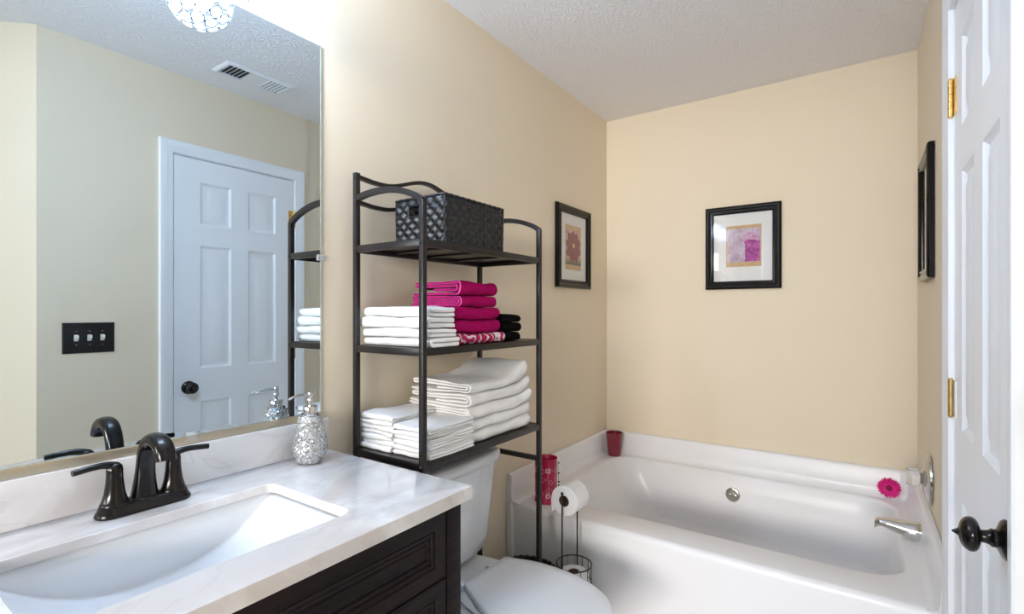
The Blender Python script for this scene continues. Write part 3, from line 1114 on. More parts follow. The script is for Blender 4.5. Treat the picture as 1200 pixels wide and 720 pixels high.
# soap dispenser
sd = thing('soap_dispenser', 'silver mosaic soap dispenser with chrome pump on the end of the marble top', 'soap dispenser', (0.088, 0.805, CT))
bm = BM()
lathe(bm, [(0, 0.0005), (0.030, 0.0005), (0.0345, 0.004), (0.0405, 0.018), (0.0452, 0.034), (0.0450, 0.046), (0.0410, 0.070), (0.0350, 0.098), (0.0315, 0.115), (0.0305, 0.124), (0.026, 0.126), (0, 0.126)], 40)
obj('bottle', bm, 'mosaic', sd, smooth=60)
bm = BM()
lathe(bm, [(0.0, 0.126), (0.0245, 0.126), (0.0255, 0.129), (0.0235, 0.132), (0.0185, 0.133), (0.0185, 0.149), (0.017, 0.152), (0, 0.152)], 28)
obj('collar', bm, 'chrome', sd)
bm = BM()
lathe(bm, [(0.005, 0.15), (0.005, 0.160), (0.0075, 0.162), (0.0080, 0.170), (0.0060, 0.174), (0.0070, 0.178), (0.0075, 0.187), (0.006, 0.190), (0, 0.190)], 20)
obj('pump', bm, 'chrome', sd)
bm = BM()
sweep(bm, [(0.0, -0.004, 0.183), (0.003, -0.03, 0.184), (0.006, -0.055, 0.182), (0.007, -0.066, 0.177)], [0.0042, 0.0038, 0.0034, 0.003], n=12)
obj('nozzle', bm, 'chrome', sd)

# mirror
mi = thing('wall_mirror', 'large frameless mirror on the left wall above the vanity', 'mirror', (0, 0.42, 0.945))
MY0, MY1, MZ0, MZ1 = -0.07, 0.892, 0.9335, 2.026
bm = BM()
box(bm, 0.001, 0.0055, MY0 - 0.42, MY1 - 0.42, 0.0, MZ1 - 0.945)
obj('glass', bm, 'mirror', mi, smooth=0)
bm = BM()
box(bm, 0.001, 0.0057, MY1 - 0.42, MY1 - 0.4165, 0.0, MZ1 - 0.945)
box(bm, 0.001, 0.0057, MY0 - 0.42, MY1 - 0.4165, MZ1 - 0.945, MZ1 - 0.9425)
obj('cut_edge', bm, 'glass_edge', mi, smooth=0)['label'] = 'pale green polished glass edge'
bm = BM()
box(bm, 0.001, 0.012, MY0 - 0.42, MY1 - 0.4165, MZ0 - 0.945, 0.0075, 0.001)
obj('channel', bm, 'channel', mi)['label'] = 'champagne metal channel along the bottom'
for y, z, hz in ((0.545, 0.945, 0), (MY1, 1.405, 1)):
    bm = BM()
    if hz:
        box(bm, 0.0005, 0.011, y - 0.42 - 0.010, y - 0.42 + 0.016, z - 0.945 - 0.009, z - 0.945 + 0.009, 0.003)
    else:
        box(bm, 0.0005, 0.0155, y - 0.42 - 0.011, y - 0.42 + 0.011, z - 0.945 - 0.006, z - 0.945 + 0.016, 0.003)
    obj('mirror_clip', bm, 'clear', mi)['label'] = 'small clear plastic mirror clip'

# ================================================================== vanity light: three crystal globes
GX, GZ, GR = 0.112, 2.062, 0.074
vl_ = thing('vanity_light', 'crystal bead globe vanity light on the wall above the mirror', 'light fixture', (0, 0.41, 2.19))
bm = BM()
loft(bm, [[Vector((x, y, z)) for y, z in ((-0.30 + i, -0.045 + i), (0.30 - i, -0.045 + i), (0.30 - i, 0.055 - i), (-0.30 + i, 0.055 - i))] for x, i in ((0.001, 0), (0.016, 0), (0.022, 0.006), (0.022, 0.012))])
obj('back_plate', bm, 'chrome', vl_, smooth=20)
for gy in (0.20, 0.0, -0.20):
    bm = BM()
    sweep(bm, bez((0.02, gy, 0.0), (0.06, gy, 0.02), (0.112, gy, 0.03), (GX, gy, -0.035), 12), 0.008, n=12)
    lathe(bm, [(0.012, -0.030), (0.030, -0.040), (0.034, -0.058), (0.031, -0.058), (0.0, -0.045)], 24, T(GX, gy, 0))
    obj('arm', bm, 'orb', vl_)
    cz = GZ - 2.19
    bm = BM()
    # rings of crystal discs in wire frames over a sphere, open at the top
    idx = 0
    for lat in (-90, -64, -40, -16, 8, 32):
        cnt = 1 if lat == -90 else max(5, int(round(math.cos(math.radians(lat)) * 14)))
        for i in range(cnt):
            lo = 2 * PI * (i + 0.5 * (idx % 2)) / cnt
            la = math.radians(lat)
            d = Vector((math.cos(la) * math.cos(lo), math.cos(la) * math.sin(lo), math.sin(la)))
            q = d.to_track_quat('Z', 'Y').to_matrix().to_4x4()
            mt = T(GX + d.x * GR, gy + d.y * GR, cz + d.z * GR) @ q
            lathe(bm, [(0.0, -0.005), (0.008, -0.0045), (0.0142, 0.0), (0.008, 0.0045), (0.0, 0.005)], 8, mt, mi=0)
            sweepb = BM()
            sweep(sweepb, circ((0, 0, 0), 0.0153, 14), 0.0016, n=5, caps=False)
            add(bm, sweepb, 1, mt)
        idx += 1
    gl = obj('globe', bm, ['crystal', 'wire'], vl_, smooth=25)
    gl['label'] = 'round shade of wire-framed crystal discs'
    bm = BM()
    lathe(bm, [(0, -0.034), (0.016, -0.030), (0.027, -0.018), (0.030, 0.0), (0.026, 0.018), (0.016, 0.032), (0.013, 0.046), (0.0, 0.046)], 20, T(GX, gy, cz))
    obj('bulb', bm, 'bulb', gl, smooth=60)

# ================================================================== over-toilet rack
RX0, RX1, RY0, RY1 = 0.040, 0.322, 0.995, 1.602     # post centre lines
PW = 0.0165
rk = thing('towel_rack', 'tall dark bronze metal shelf rack standing over the toilet', 'rack', (0.18, 1.30, 0))


def rl(o):
    o.location = (-0.18, -1.30, 0)
    return o


def arc_pts(y):
    return [(RX0, y, 1.592), (0.085, y, 1.600), (0.135, y, 1.603), (0.188, y, 1.6005), (0.24, y, 1.590), (0.29, y, 1.572), (RX1, y, 1.553)]


def smooth_pts(p, n=4):
    """Catmull-Rom"""
    p = [Vector(q) for q in p]
    out = []
    for i in range(len(p) - 1):
        a, b, c, d = p[max(i - 1, 0)], p[i], p[i + 1], p[min(i + 2, len(p) - 1)]
        for j in range(n):
            t = j / n
            out.append(0.5 * ((2 * b) + (c - a) * t + (2 * a - 5 * b + 4 * c - d) * t * t + (3 * b - a - 3 * c + d) * t ** 3))
    out.append(p[-1])
    return out


for y in (RY0, RY1):
    bm = BM(); box(bm, RX0 - PW / 2, RX0 + PW / 2, y - PW / 2, y + PW / 2, 0.008, 1.672, 0.002)
    rl(obj('post', bm, 'rack', rk))
    bm = BM(); box(bm, RX1 - PW / 2, RX1 + PW / 2, y - PW / 2, y + PW / 2, 0.008, 1.556, 0.002)
    rl(obj('post', bm, 'rack', rk))
    bm = BM(); sweep(bm, smooth_pts(arc_pts(y)), 0.0155, 0.0165, ref=(0, 0, 1))
    rl(obj('side_arc', bm, 'rack', rk, smooth=30))
    for x in (RX0, RX1):
        bm = BM(); lathe(bm, [(0, 0), (0.013, 0), (0.013, 0.008), (0.011, 0.012), (0, 0.012)], 16, T(x, y, 0))
        rl(obj('foot_cap', bm, 'black_plastic', rk))
# wavy rear rails
for dz in (0.0, -0.078):
    pts = []
    L = RY1 - RY0
    for i in range(33):
        s = i / 32
        d = abs(s - 0.5)
        z = 1.655 + dz + 0.046 * (0.5 + 0.5 * math.cos(min(d / 0.34, 1) * PI)) + 0.006 * max(0, (d - 0.40) / 0.1)
        pts.append((RX0, RY0 + L * s, z))
    bm = BM(); sweep(bm, pts, 0.012, 0.014, ref=(1, 0, 0))
    rl(obj('wavy_rail', bm, 'rack', rk, smooth=30))
SHZ = (1.448, 1.144, 0.828)
for i, z in enumerate(SHZ):
    bm = BM()
    h = 0.021
    box(bm, RX1 - 0.007, RX1 + 0.007, RY0 + PW / 2, RY1 - PW / 2, z - h, z, 0.0015)
    box(bm, RX0 - 0.007, RX0 + 0.007, RY0 + PW / 2, RY1 - PW / 2, z - h, z, 0.0015)
    box(bm, RX0 + 0.007, RX1 - 0.007, RY0 - 0.007, RY0 + 0.007, z - h, z, 0.0015)
    box(bm, RX0 + 0.007, RX1 - 0.007, RY1 - 0.007, RY1 + 0.007, z - h, z, 0.0015)
    sh = rl(obj('shelf', bm, 'rack', rk))
    bm = BM()
    box(bm, RX0 + 0.006, RX1 - 0.006, RY0 + 0.006, RY1 - 0.006, z - 0.005, z - 0.001)
    # pressed stiffening ribs on the underside
    for yy in (1.15, 1.30, 1.45):
        box(bm, RX0 + 0.01, RX1 - 0.01, yy - 0.012, yy + 0.012, z - 0.012, z - 0.005, 0.003)
    p = obj('shelf_panel', bm, 'rack', sh)
    if i == 0:
        bm = BM(); box(bm, 0.255, 0.28, 1.365, 1.425, z - 0.0061, z - 0.0052)
        obj('sticker', bm, 'label_white', sh)['label'] = 'small white sticker under the shelf'
# side bars lower down and the low rear stretcher
for y in (RY0, RY1):
    for z in (0.698, 0.11):
        bm = BM(); box(bm, RX0 + PW / 2, RX1 - PW / 2, y - 0.006, y + 0.006, z - 0.009, z + 0.009, 0.0015)
        rl(obj('side_bar', bm, 'rack', rk))
bm = BM(); box(bm, RX0 - 0.006, RX0 + 0.006, RY0 + PW / 2, RY1 - PW / 2, 0.13, 0.148, 0.0015)
rl(obj('stretcher', bm, 'rack', rk))
for y, s in ((RY0, -1), (RY1, 1)):
    for x, zz in ((RX0, (1.655, 1.577, 1.438, 1.134, 0.818)), (RX1, (1.438, 1.134, 0.818))):
        for z in zz:
            bm = BM()
            lathe(bm, [(0, 0), (0.0045, 0), (0.004, 0.0025), (0.0015, 0.0035), (0, 0.0035)], 12, T(x, y + s * PW / 2, z) @ Matrix.Rotation(-s * PI / 2, 4, 'X'))
            rl(obj('bolt', bm, 'nickel' if z < 1 and x > 0.2 else 'rack', rk))

# woven basket on the top shelf


def weave_wall(bm, fn, nu, nv, sub=4, hole=None, amp=0.0036):
    """fn(u, v) -> (point, normal), u, v in 0..1; over-under weave of nu x nv strands"""
    U, V = nu * sub, nv * sub
    vs = []
    for j in range(V + 1):
        row = []
        for i in range(U + 1):
            p, n = fn(i / U, j / V)
            a = math.sin(PI * (i / sub)) * math.cos(PI * (j / sub - 0.5) * 2) * 0.0
            ci, cj = min(int(i / sub), nu - 1), min(int(j / sub), nv - 1)
            fu, fv = (i / sub) % 1, (j / sub) % 1
            sgn = 1 if (ci + cj) % 2 == 0 else -1
            w = (math.sin(PI * fu) ** 0.6 if 0 < fu < 1 else 0) * (math.sin(PI * fv) ** 0.6 if 0 < fv < 1 else 0)
            row.append(bm.verts.new(p + n * (amp * sgn * w)))
        vs.append(row)
    for j in range(V):
        for i in range(U):
            u, v = (i + .5) / U, (j + .5) / V
            if hole and hole[0] < u < hole[1] and hole[2] < v < hole[3]:
                continue
            bm.faces.new((vs[j][i], vs[j][i + 1], vs[j + 1][i + 1], vs[j + 1][i]))


bk = thing('woven_basket', 'black woven storage basket on the top shelf of the rack', 'basket', (0.190, 1.262, 1.448))
hx, hy, bh = 0.105, 0.150, 0.150


def flat_wall(a, b):
    a, b = Vector(a), Vector(b)
    n = (b - a).normalized().cross(Vector((0, 0, 1)))

    def f(u, v):
        p = a.lerp(b, u)
        k = 0.985 + 0.015 * v
        return Vector((p.x * k, p.y * k, 0.004 + v * (bh - 0.008))), n
    return f


bm = BM()
weave_wall(bm, flat_wall((-hx, -hy, 0), (hx, -hy, 0)), 11, 8, hole=(0.27, 0.64, 0.625, 0.875))
weave_wall(bm, flat_wall((hx, hy, 0), (-hx, hy, 0)), 11, 8, hole=(0.27, 0.64, 0.625, 0.875))
weave_wall(bm, flat_wall((hx, -hy, 0), (hx, hy, 0)), 15, 8)
weave_wall(bm, flat_wall((-hx, hy, 0), (-hx, -hy, 0)), 15, 8)
obj('woven_walls', bm, 'basket', bk, smooth=60, solid=0.004, recalc=False)
bm = BM()
loop = [Vector(p) for p in rrect(-hx, hx, -hy, hy, 0.008, bh, 3)]
loop.append(loop[0])
pp = []
for i in range(len(loop) - 1):
    L_ = (loop[i + 1] - loop[i]).length
    for j in range(max(1, int(L_ / 0.006))):
        pp.append(loop[i].lerp(loop[i + 1], j / max(1, int(L_ / 0.006))))
pp.append(pp[0])
sweep(bm, pp, [0.0048 + 0.0008 * math.sin(i * 1.4) for i in range(len(pp))], n=8, caps=False)
obj('rim', bm, 'basket', bk, smooth=60)
bm = BM(); box(bm, -hx * .93, hx * .93, -hy * .93, hy * .93, 0.001, 0.006)
obj('bottom', bm, 'basket', bk)
for s in (-1, 1):
    bm = BM()
    wx0, wx1 = -hx + 0.273 * 2 * hx, -hx + 0.636 * 2 * hx
    if s > 0:
        wx0, wx1 = -wx1, -wx0
    z0_, z1_ = 0.004 + 0.625 * (bh - .008), 0.004 + 0.875 * (bh - .008)
    kk = 0.985 + 0.015 * 0.7
    lp = [Vector((p.x, s * hy * kk, p.y)) for p in rrect(wx0 * .98, wx1 * .98, z0_, z1_, 0.008, 0, 4)]
    lp.append(lp[0])
    sweep(bm, lp, 0.004, ref=(0, 1, 0), n=8, caps=False)
    obj('handle_hole', bm, 'basket', bk, smooth=60)

# ------------------------------------------------------------------ towels


def towel_bm(L, Wd, h, kind, seed, wob=0.003, light_edge=False, lift=0.0, nb=16, f0=None, f1=None, lift0=0.0):
    """folded towel: round fold at a=0, layers run to a=L, extruded along b (0..Wd), z 0..h.
    returns bmesh in (a, b, z)"""
    path = []

    def arc(cx, cz, r, a0, a1, n=9):
        for i in range(n + 1):
            a = math.radians(a0 + (a1 - a0) * i / n)
            path.append((cx + r * math.cos(a), cz + r * math.sin(a)))

    def run(xa, xb, z, n=8):
        for i in range(n + 1):
            path.append((xa + (xb - xa) * i / n, z))
    c = h / 2
    if kind == 2:
        r = h / 4
        th = h / 4 * 0.96
        run(L, h / 2, c - r)
        arc(h / 2, c, r, 270, 90)
        run(h / 2, L, c + r)
    elif kind == 3:      # loose coil
        t = h / 4
        th = t * 0.40
        run(L * 0.55, h / 2 + t, c - t * 0.45)
        arc(h / 2 + t * 0.4, c + t * 0.1, t * 0.55, 270, 90)
        run(h / 2 + t, L - h / 2, c + t * 0.6)
        arc(L - h / 2, c + t * 1.05, t * 0.45, -90, 90)
        path.extend([(L - h / 2 - (L - h) * i / 8, c + 1.5 * t) for i in range(9)])
        arc(h / 2, c, 1.5 * t, 90, 270, 12)
        run(h / 2, L - 0.004, c - 1.5 * t)
    else:
        t = h / 4
        th = t * 0.48
        run(L - 1.0 * t, h / 2, c + 0.5 * t)
        arc(h / 2, c, 0.5 * t, 90, 270, 7)
        run(h / 2, L - t, c - 0.5 * t)
        arc(L - t, c - t, 0.5 * t, 90, -90, 7)
        run(L - t, h / 2, c - 1.5 * t)
        arc(h / 2, c, 1.5 * t, 270, 90, 12)
        run(h / 2, L - 0.003, c + 1.5 * t)
    # drop duplicate points
    P = [path[0]]
    for p in path[1:]:
        if (p[0] - P[-1][0]) ** 2 + (p[1] - P[-1][1]) ** 2 > 1e-7:
            P.append(p)
    left, right = [], []
    nP = len(P)
    for i, p in enumerate(P):
        q0, q1 = P[max(i - 1, 0)], P[min(i + 1, nP - 1)]
        tx, tz = q1[0] - q0[0], q1[1] - q0[1]
        l = math.hypot(tx, tz) or 1
        nx, nz = -tz / l, tx / l
        left.append((p, (nx, nz)))
        right.append((p, (-nx, -nz)))
    outline = left + right[::-1]
    off = Vector((seed * 3.7, seed * 1.9, seed * 0.7))
    bs = [0.0, 0.003, 0.009] + [0.009 + (Wd - 0.018) * i / nb for i in range(1, nb)] + [Wd - 0.009, Wd - 0.003, Wd]
    sc = [0.55, 0.85, 0.98] + [1] * (nb - 1) + [0.98, 0.85, 0.55]
    rings = []
    for b, s in zip(bs, sc):
        ring = []
        for (p, nn_) in outline:
            a, z = p[0] + nn_[0] * th * s, p[1] + nn_[1] * th * s
            v = Vector((a * 11, b * 11, z * 16)) + off
            d = noise.noise(v)
            d2 = noise.noise(v * 2.7 + Vector((9, 2, 5)))
            k_ = min(1, max(0, z / h))

            def field(sd):
                if sd is None:
                    return 0.0
                q = Vector((a * 9, b * 9, sd * 5.3))
                return wob * 1.5 * noise.noise(q) + wob * 0.6 * noise.noise(q * 2.6)
            zz = z + field(f0) * (1 - k_) + field(f1) * k_ + wob * 0.25 * d * math.sin(PI * k_)
            up = max(0, (b / Wd - 0.45) / 0.55) ** 2
            zz += lift0 * up * (1 - k_) + lift * up * k_
            ring.append(Vector((a + wob * 1.3 * d2 * 0.8, b + wob * noise.noise(v * 1.3 + Vector((1, 7, 3))), max(0.0005, zz))))
        rings.append(ring)
    bm = BM()
    loft(bm, rings, True, True)
    if light_edge:
        bm.faces.ensure_lookup_table()
        n = len(outline)
        nr = len(rings) - 1
        for k_ in range(n * nr):
            q = k_ // n
            if q in (0, nr - 1):
                bm.faces[k_].material_index = 1
        bm.faces[n * nr].material_index = 2
        bm.faces[n * nr + 1].material_index = 2
    return bm


M_FOLD_NEG_Y = Matrix(((0, 1, 0, 0), (1, 0, 0, 0), (0, 0, 1, 0), (0, 0, 0, 1)))       # a -> +Y, b -> +X
M_FOLD_POS_X = Matrix(((-1, 0, 0, 0), (0, 1, 0, 0), (0, 0, 1, 0), (0, 0, 0, 1)))      # a -> -X, b -> +Y


def towel(name, label, cat, group, m, fold, corner, L, Wd, h, kind, seed, rot=0.0, **k):
    bm = towel_bm(L, Wd, h, kind, seed, **k)
    bmesh.ops.transform(bm, matrix=M_FOLD_NEG_Y if fold == '-y' else M_FOLD_POS_X, verts=bm.verts)
    bmesh.ops.triangulate(bm, faces=[f for f in bm.faces if len(f.verts) > 4])
    o = obj(name, bm, m, smooth=50)
    o.location = corner
    o.rotation_euler = (0, 0, rot)
    return tag(o, label, cat, group)


ORD4 = ('topmost', 'second from top', 'third from top', 'bottom')


def fs(base, i):
    return None if i == 0 else base + i


# white hand towels on the middle shelf
z = SHZ[1]
hh = (0.027, 0.027, 0.031, 0.030)
for i in range(4):
    towel('hand_towel', 'white folded hand towel, %s of the white stack on the middle shelf' % ORD4[3 - i], 'towel', 'white hand towels on the middle shelf', 'towel_white', '-y',
          (0.042 + (0.004, -0.006, -0.012, 0.0)[i], 1.013 + (0.004, 0.001, -0.004, 0.005)[i], z), 0.118, 0.284 + (0, .004, 0.006, -.01)[i], hh[i], 2, 11 + i, (0.01, -0.015, 0.012, 0.0)[i], wob=0.0045, f0=fs(3, i), f1=3 + i + 1)
    z += hh[i] + 0.0005
# pink towels
z = SHZ[1]
PK = [('damask', 0.034, 4, 'crimson and white damask patterned towel at the bottom of the pink stack', 0.265, 0.002, 1.135),
      ('towel_pink', 0.042, 4, 'deep magenta towel resting directly on the patterned towel', 0.245, -0.004, 1.145),
      ('towel_pink', 0.040, 4, 'deep magenta towel in the middle of the pink stack', 0.238, -0.006, 1.150),
      (('towel_pink', 'towel_pink_edge', 'towel_pink_hot'), 0.036, 4, 'magenta towel with painted-in pale hem highlight just under the topmost pink one', 0.215, -0.008, 1.178),
      (('towel_pink', 'towel_pink_edge', 'towel_pink_hot'), 0.046, 3, 'topmost magenta towel of the pink stack, loosely coiled with painted-in pale hem highlight', 0.215, -0.010, 1.182)]
for i, (m, h, kd, lab, ln, dx, ya) in enumerate(PK):
    wdt = (1.395, 1.380, 1.375, 1.365, 1.368)[i] - ya
    towel('folded_towel', lab, 'towel', 'pink towels on the middle shelf', m, '+x', (0.312 + dx, ya, z), ln, wdt, h, kd, 31 + i, (0, 0.01, -0.015, 0.01, -0.01)[i], wob=0.005, light_edge=isinstance(m, tuple), f0=fs(23, i), f1=23 + i + 1)
    z += h + 0.0003
# black washcloths
z = SHZ[1]
for i, lab in enumerate(('bottom black washcloth of the three beside the pink towels', 'middle black washcloth of the three, poking out furthest', 'topmost black washcloth of the three beside the pink towels')):
    towel('washcloth', lab, 'washcloth', 'black washcloths on the middle shelf', 'towel_black', '+x', (0.300, 1.403, z), 0.20, (0.108, 0.122, 0.106)[i], (0.031, 0.033, 0.029)[i], 4, 51 + i, (0, 0.03, -0.02)[i], wob=0.005, f0=fs(43, i), f1=43 + i + 1)
    z += (0.0314, 0.0334, 0.03)[i]
# bath towels on the bottom shelf
z = SHZ[2]
for i in range(5):
    lab = 'large off-white bath towel, %s of the tall stack on the lowest shelf' % ('topmost', 'second from top', 'middle one', 'second from bottom', 'bottom one')[4 - i]
    h = (0.038, 0.039, 0.039, 0.038, 0.037)[i]
    lf = (0, 0.006, 0.014, 0.022, 0.030, 0.050)
    towel('bath_towel', lab, 'towel', 'bath towels on the lowest shelf', 'towel_cream', '+x', (0.313 + (0, .003, -.002, .002, -0.004)[i], 1.218 + (0, -.004, -.012, -.008, -0.002)[i], z), 0.268, (0.340, 0.350, 0.358, 0.352, 0.328)[i], h, (4, 4, 4, 3, 3)[i], 61 + i, (0, 0.01, -0.01, 0.012, -0.005)[i], wob=0.006, lift0=lf[i], lift=lf[i + 1], f0=fs(53, i), f1=53 + i + 1)
    z += h + 0.0004
# two stacks of white washcloths
for st, (cx_, cy_, L_, W_, n_, hz_, place) in enumerate(((0.036, 1.013, 0.19, 0.140, 7, 0.0152, 'wall-side'), (0.180, 1.013, 0.196, 0.142, 6, 0.0146, 'front'))):
    z = SHZ[2]
    names_ = {7: ('bottom', 'second from bottom', 'third from bottom', 'middle', 'third from top', 'second from top', 'topmost'), 6: ('bottom', 'second from bottom', 'third from bottom', 'third from top', 'second from top', 'topmost')}[n_]
    for i in range(n_):
        h = hz_ * rng.uniform(0.93, 1.07)
        towel('washcloth', 'white washcloth, %s of the %s washcloth stack on the lowest shelf' % (names_[i], place), 'washcloth', 'white washcloths on the lowest shelf', 'towel_white', '-y',
              (cx_ + rng.uniform(-.003, .003), cy_ + rng.uniform(-.005, .005), z), L_, W_ + rng.uniform(-.004, .002), h, 2, 80 + 10 * st + i, rng.uniform(-.015, .015), wob=0.005, f0=fs(63 + 10 * st, i), f1=63 + 10 * st + i + 1)
        z += h + 0.0003

# ================================================================== toilet-roll stand
tp = thing('toilet_roll_stand', 'thin dark wire toilet-roll stand between toilet and bathtub', 'stand', (0.395, 1.742, 0))
TXX, TY0, TY1, TZ = -0.018, -0.062, 0.062, 0.537
bm = BM()
sweep(bm, [(TXX, TY0, 0.006), (TXX, TY0, TZ + 0.012)], 0.0030, n=10)
sweep(bm, [(TXX, TY1, 0.006), (TXX, TY1, TZ - 0.01)], 0.0030, n=10)
lathe(bm, [(0, -0.002), (0.0045, 0), (0.0055, 0.005), (0.003, 0.010), (0, 0.012)], 12, T(TXX, TY0, TZ + 0.012))
obj('uprights', bm, 'rack', tp)
bm = BM()
sweep(bm, [(TXX, TY0 - 0.002, TZ), (TXX, TY1, TZ)], 0.0035, n=10)
obj('roll_arm', bm, 'rack', tp)
bm = BM()
BR = 0.068
for z, r in ((0.268, BR), (0.2, BR), (0.02, BR)):
    sweep(bm, circ((0, 0, z), r, 36), 0.0026 if z > 0.25 else 0.002, n=8, caps=False)
for i in range(14):
    a = 2 * PI * i / 14 + 0.2
    sweep(bm, [(BR * math.cos(a), BR * math.sin(a), 0.02), (BR * math.cos(a), BR * math.sin(a), 0.268)], 0.0013, n=6)
obj('wire_basket', bm, 'rack', tp)
bm = BM()
sweep(bm, circ((0, 0, 0.004), 0.075, 36), 0.004, n=8, caps=False)
sweep(bm, [(-0.075, 0, 0.004), (0.075, 0, 0.004)], 0.003, n=8)
sweep(bm, [(0, -0.075, 0.004), (0, 0.075, 0.004)], 0.003, n=8)
for a in (0, 90, 180, 270):
    ca, sa = math.cos(math.radians(a)), math.sin(math.radians(a))
    sweep(bm, [(0.073 * ca, 0.073 * sa, 0.004), (BR * ca, BR * sa, 0.02)], 0.002, n=6)
obj('foot_ring', bm, 'rack', tp)


def roll(name, label, loc, rotm, Rr=0.057, Ln=0.100):
    r_ = thing(name, label, 'toilet paper', loc)
    r_.rotation_euler = rotm
    bm = BM()
    lathe(bm, [(0.0215, 0), (Rr - 0.003, 0), (Rr, 0.003), (Rr, Ln - 0.003), (Rr - 0.003, Ln), (0.0215, Ln), (0.0215, 0)], 40, cap=False)
    obj('paper', bm, 'paper', r_)
    bm = BM()
    lathe(bm, [(0.0215, -0.0005), (0.0215, Ln + .0005), (0.0198, Ln + .0005), (0.0198, -0.0005), (0.0215, -0.0005)], 28, cap=False)
    obj('core', bm, 'cardboard', r_)['label'] = 'brown cardboard core'
    return r_


R1 = roll('toilet_roll', 'white toilet roll hanging on the arm of the wire stand', (0.395 + TXX, 1.742 + 0.052, TZ - 0.0158), (PI / 2, 0, 0))
bm = BM()
sheet = []
for i in range(9):
    a = math.radians(180 + 6 - i * 0)
    sheet.append(None)
# loose sheet hanging down the wall side of the roll
rows2 = []
for i in range(10):
    t = i / 9
    x = -0.0578 + (0.004 * t)
    y = -0.001 - 0.050 * t
    rows2.append([Vector((x, y, 0.002)), Vector((x - 0.0006 * math.sin(6 * t), y, 0.05)), Vector((x, y, 0.098))])
loft(bm, rows2, False, False, closed=False)
obj('loose_sheet', bm, 'paper', R1, solid=0.0008)
zz = 0.0235
roll('toilet_roll', 'spare toilet roll, upper one standing in the wire basket of the stand', (0.395, 1.742, 0.1375), (0, 0, 0), Rr=0.0555, Ln=0.100)
roll('toilet_roll', 'spare toilet roll at the bottom of the wire basket, under the upper spare', (0.395, 1.742, 0.024), (0, 0, 0), Rr=0.0555, Ln=0.100)

# black woven bin in the gap behind the toilet
wb = thing('wastebasket', 'black woven wastebasket on the floor between toilet and tub', 'wastebasket', (0.206, 1.722, 0))
bm = BM()
RA, RB, BHH = 0.108, 0.084, 0.204


def cyl_wall(u, v):
    a = -2 * PI * u
    k = 0.82 + 0.18 * v
    return Vector((RA * k * math.cos(a), RB * k * math.sin(a), 0.006 + v * (BHH - 0.012))), Vector((math.cos(a), math.sin(a), 0))


weave_wall(bm, cyl_wall, 36, 16, sub=3)
bmesh.ops.remove_doubles(bm, verts=bm.verts, dist=1e-4)
obj('woven_body', bm, 'basket', wb, smooth=60, solid=0.005, recalc=False)
bm = BM()
pts = []
for i in range(97):
    a = 2 * PI * i / 96
    pts.append(Vector((RA * math.cos(a), RB * math.sin(a), BHH + 0.0015 * math.sin(i * PI / 2))))
sweep(bm, pts, [0.008 + 0.0008 * math.sin(i * PI / 2) for i in range(97)], n=8, caps=False)
obj('rim', bm, 'basket', wb, smooth=60)
bm = BM()
loft(bm, [[Vector((RA * .80 * math.cos(2 * PI * i / 32), RB * .80 * math.sin(2 * PI * i / 32), z)) for i in range(32)] for z in (0.002, 0.008)])
obj('bottom', bm, 'basket', wb)

# ================================================================== pictures


def picture(label, loc, rz, w, h, art, fw=0.043):
    p = thing('framed_picture', label, 'picture', loc, rz, )
    bm = BM()
    # profile: (inset, y): back edge at the wall (y=-0.002), front at negative y
    st = ((0.0, -0.002), (0.0, -0.016), (0.003, -0.021), (0.010, -0.0235), (0.018, -0.0225), (0.024, -0.018), (0.029, -0.0175), (0.032, -0.0205), (0.037, -0.0205), (fw, -0.013), (fw, -0.006))
    rect_steps(bm, -w / 2, w / 2, -h / 2, h / 2, st, cap=False)
    obj('frame', bm, 'black_frame', p, smooth=20)
    bm = BM()
    box(bm, -w / 2 + fw - 0.004, w / 2 - fw + 0.004, -0.0062, -0.003, -h / 2 + fw - 0.004, h / 2 - fw + 0.004)
    obj('mat_board', bm, 'matboard', p)
    art(p)
    bm = BM()
    box(bm, -w / 2 + fw - 0.003, w / 2 - fw + 0.003, -0.0118, -0.0106, -h / 2 + fw - 0.003, h / 2 - fw + 0.003)
    obj('glass_pane', bm, 'pane', p, smooth=0)
    return p


def rect(bm, x0, x1, z0, z1, y, mi=0):
    box(bm, x0, x1, y, -0.0060, z0, z1, mi=mi)


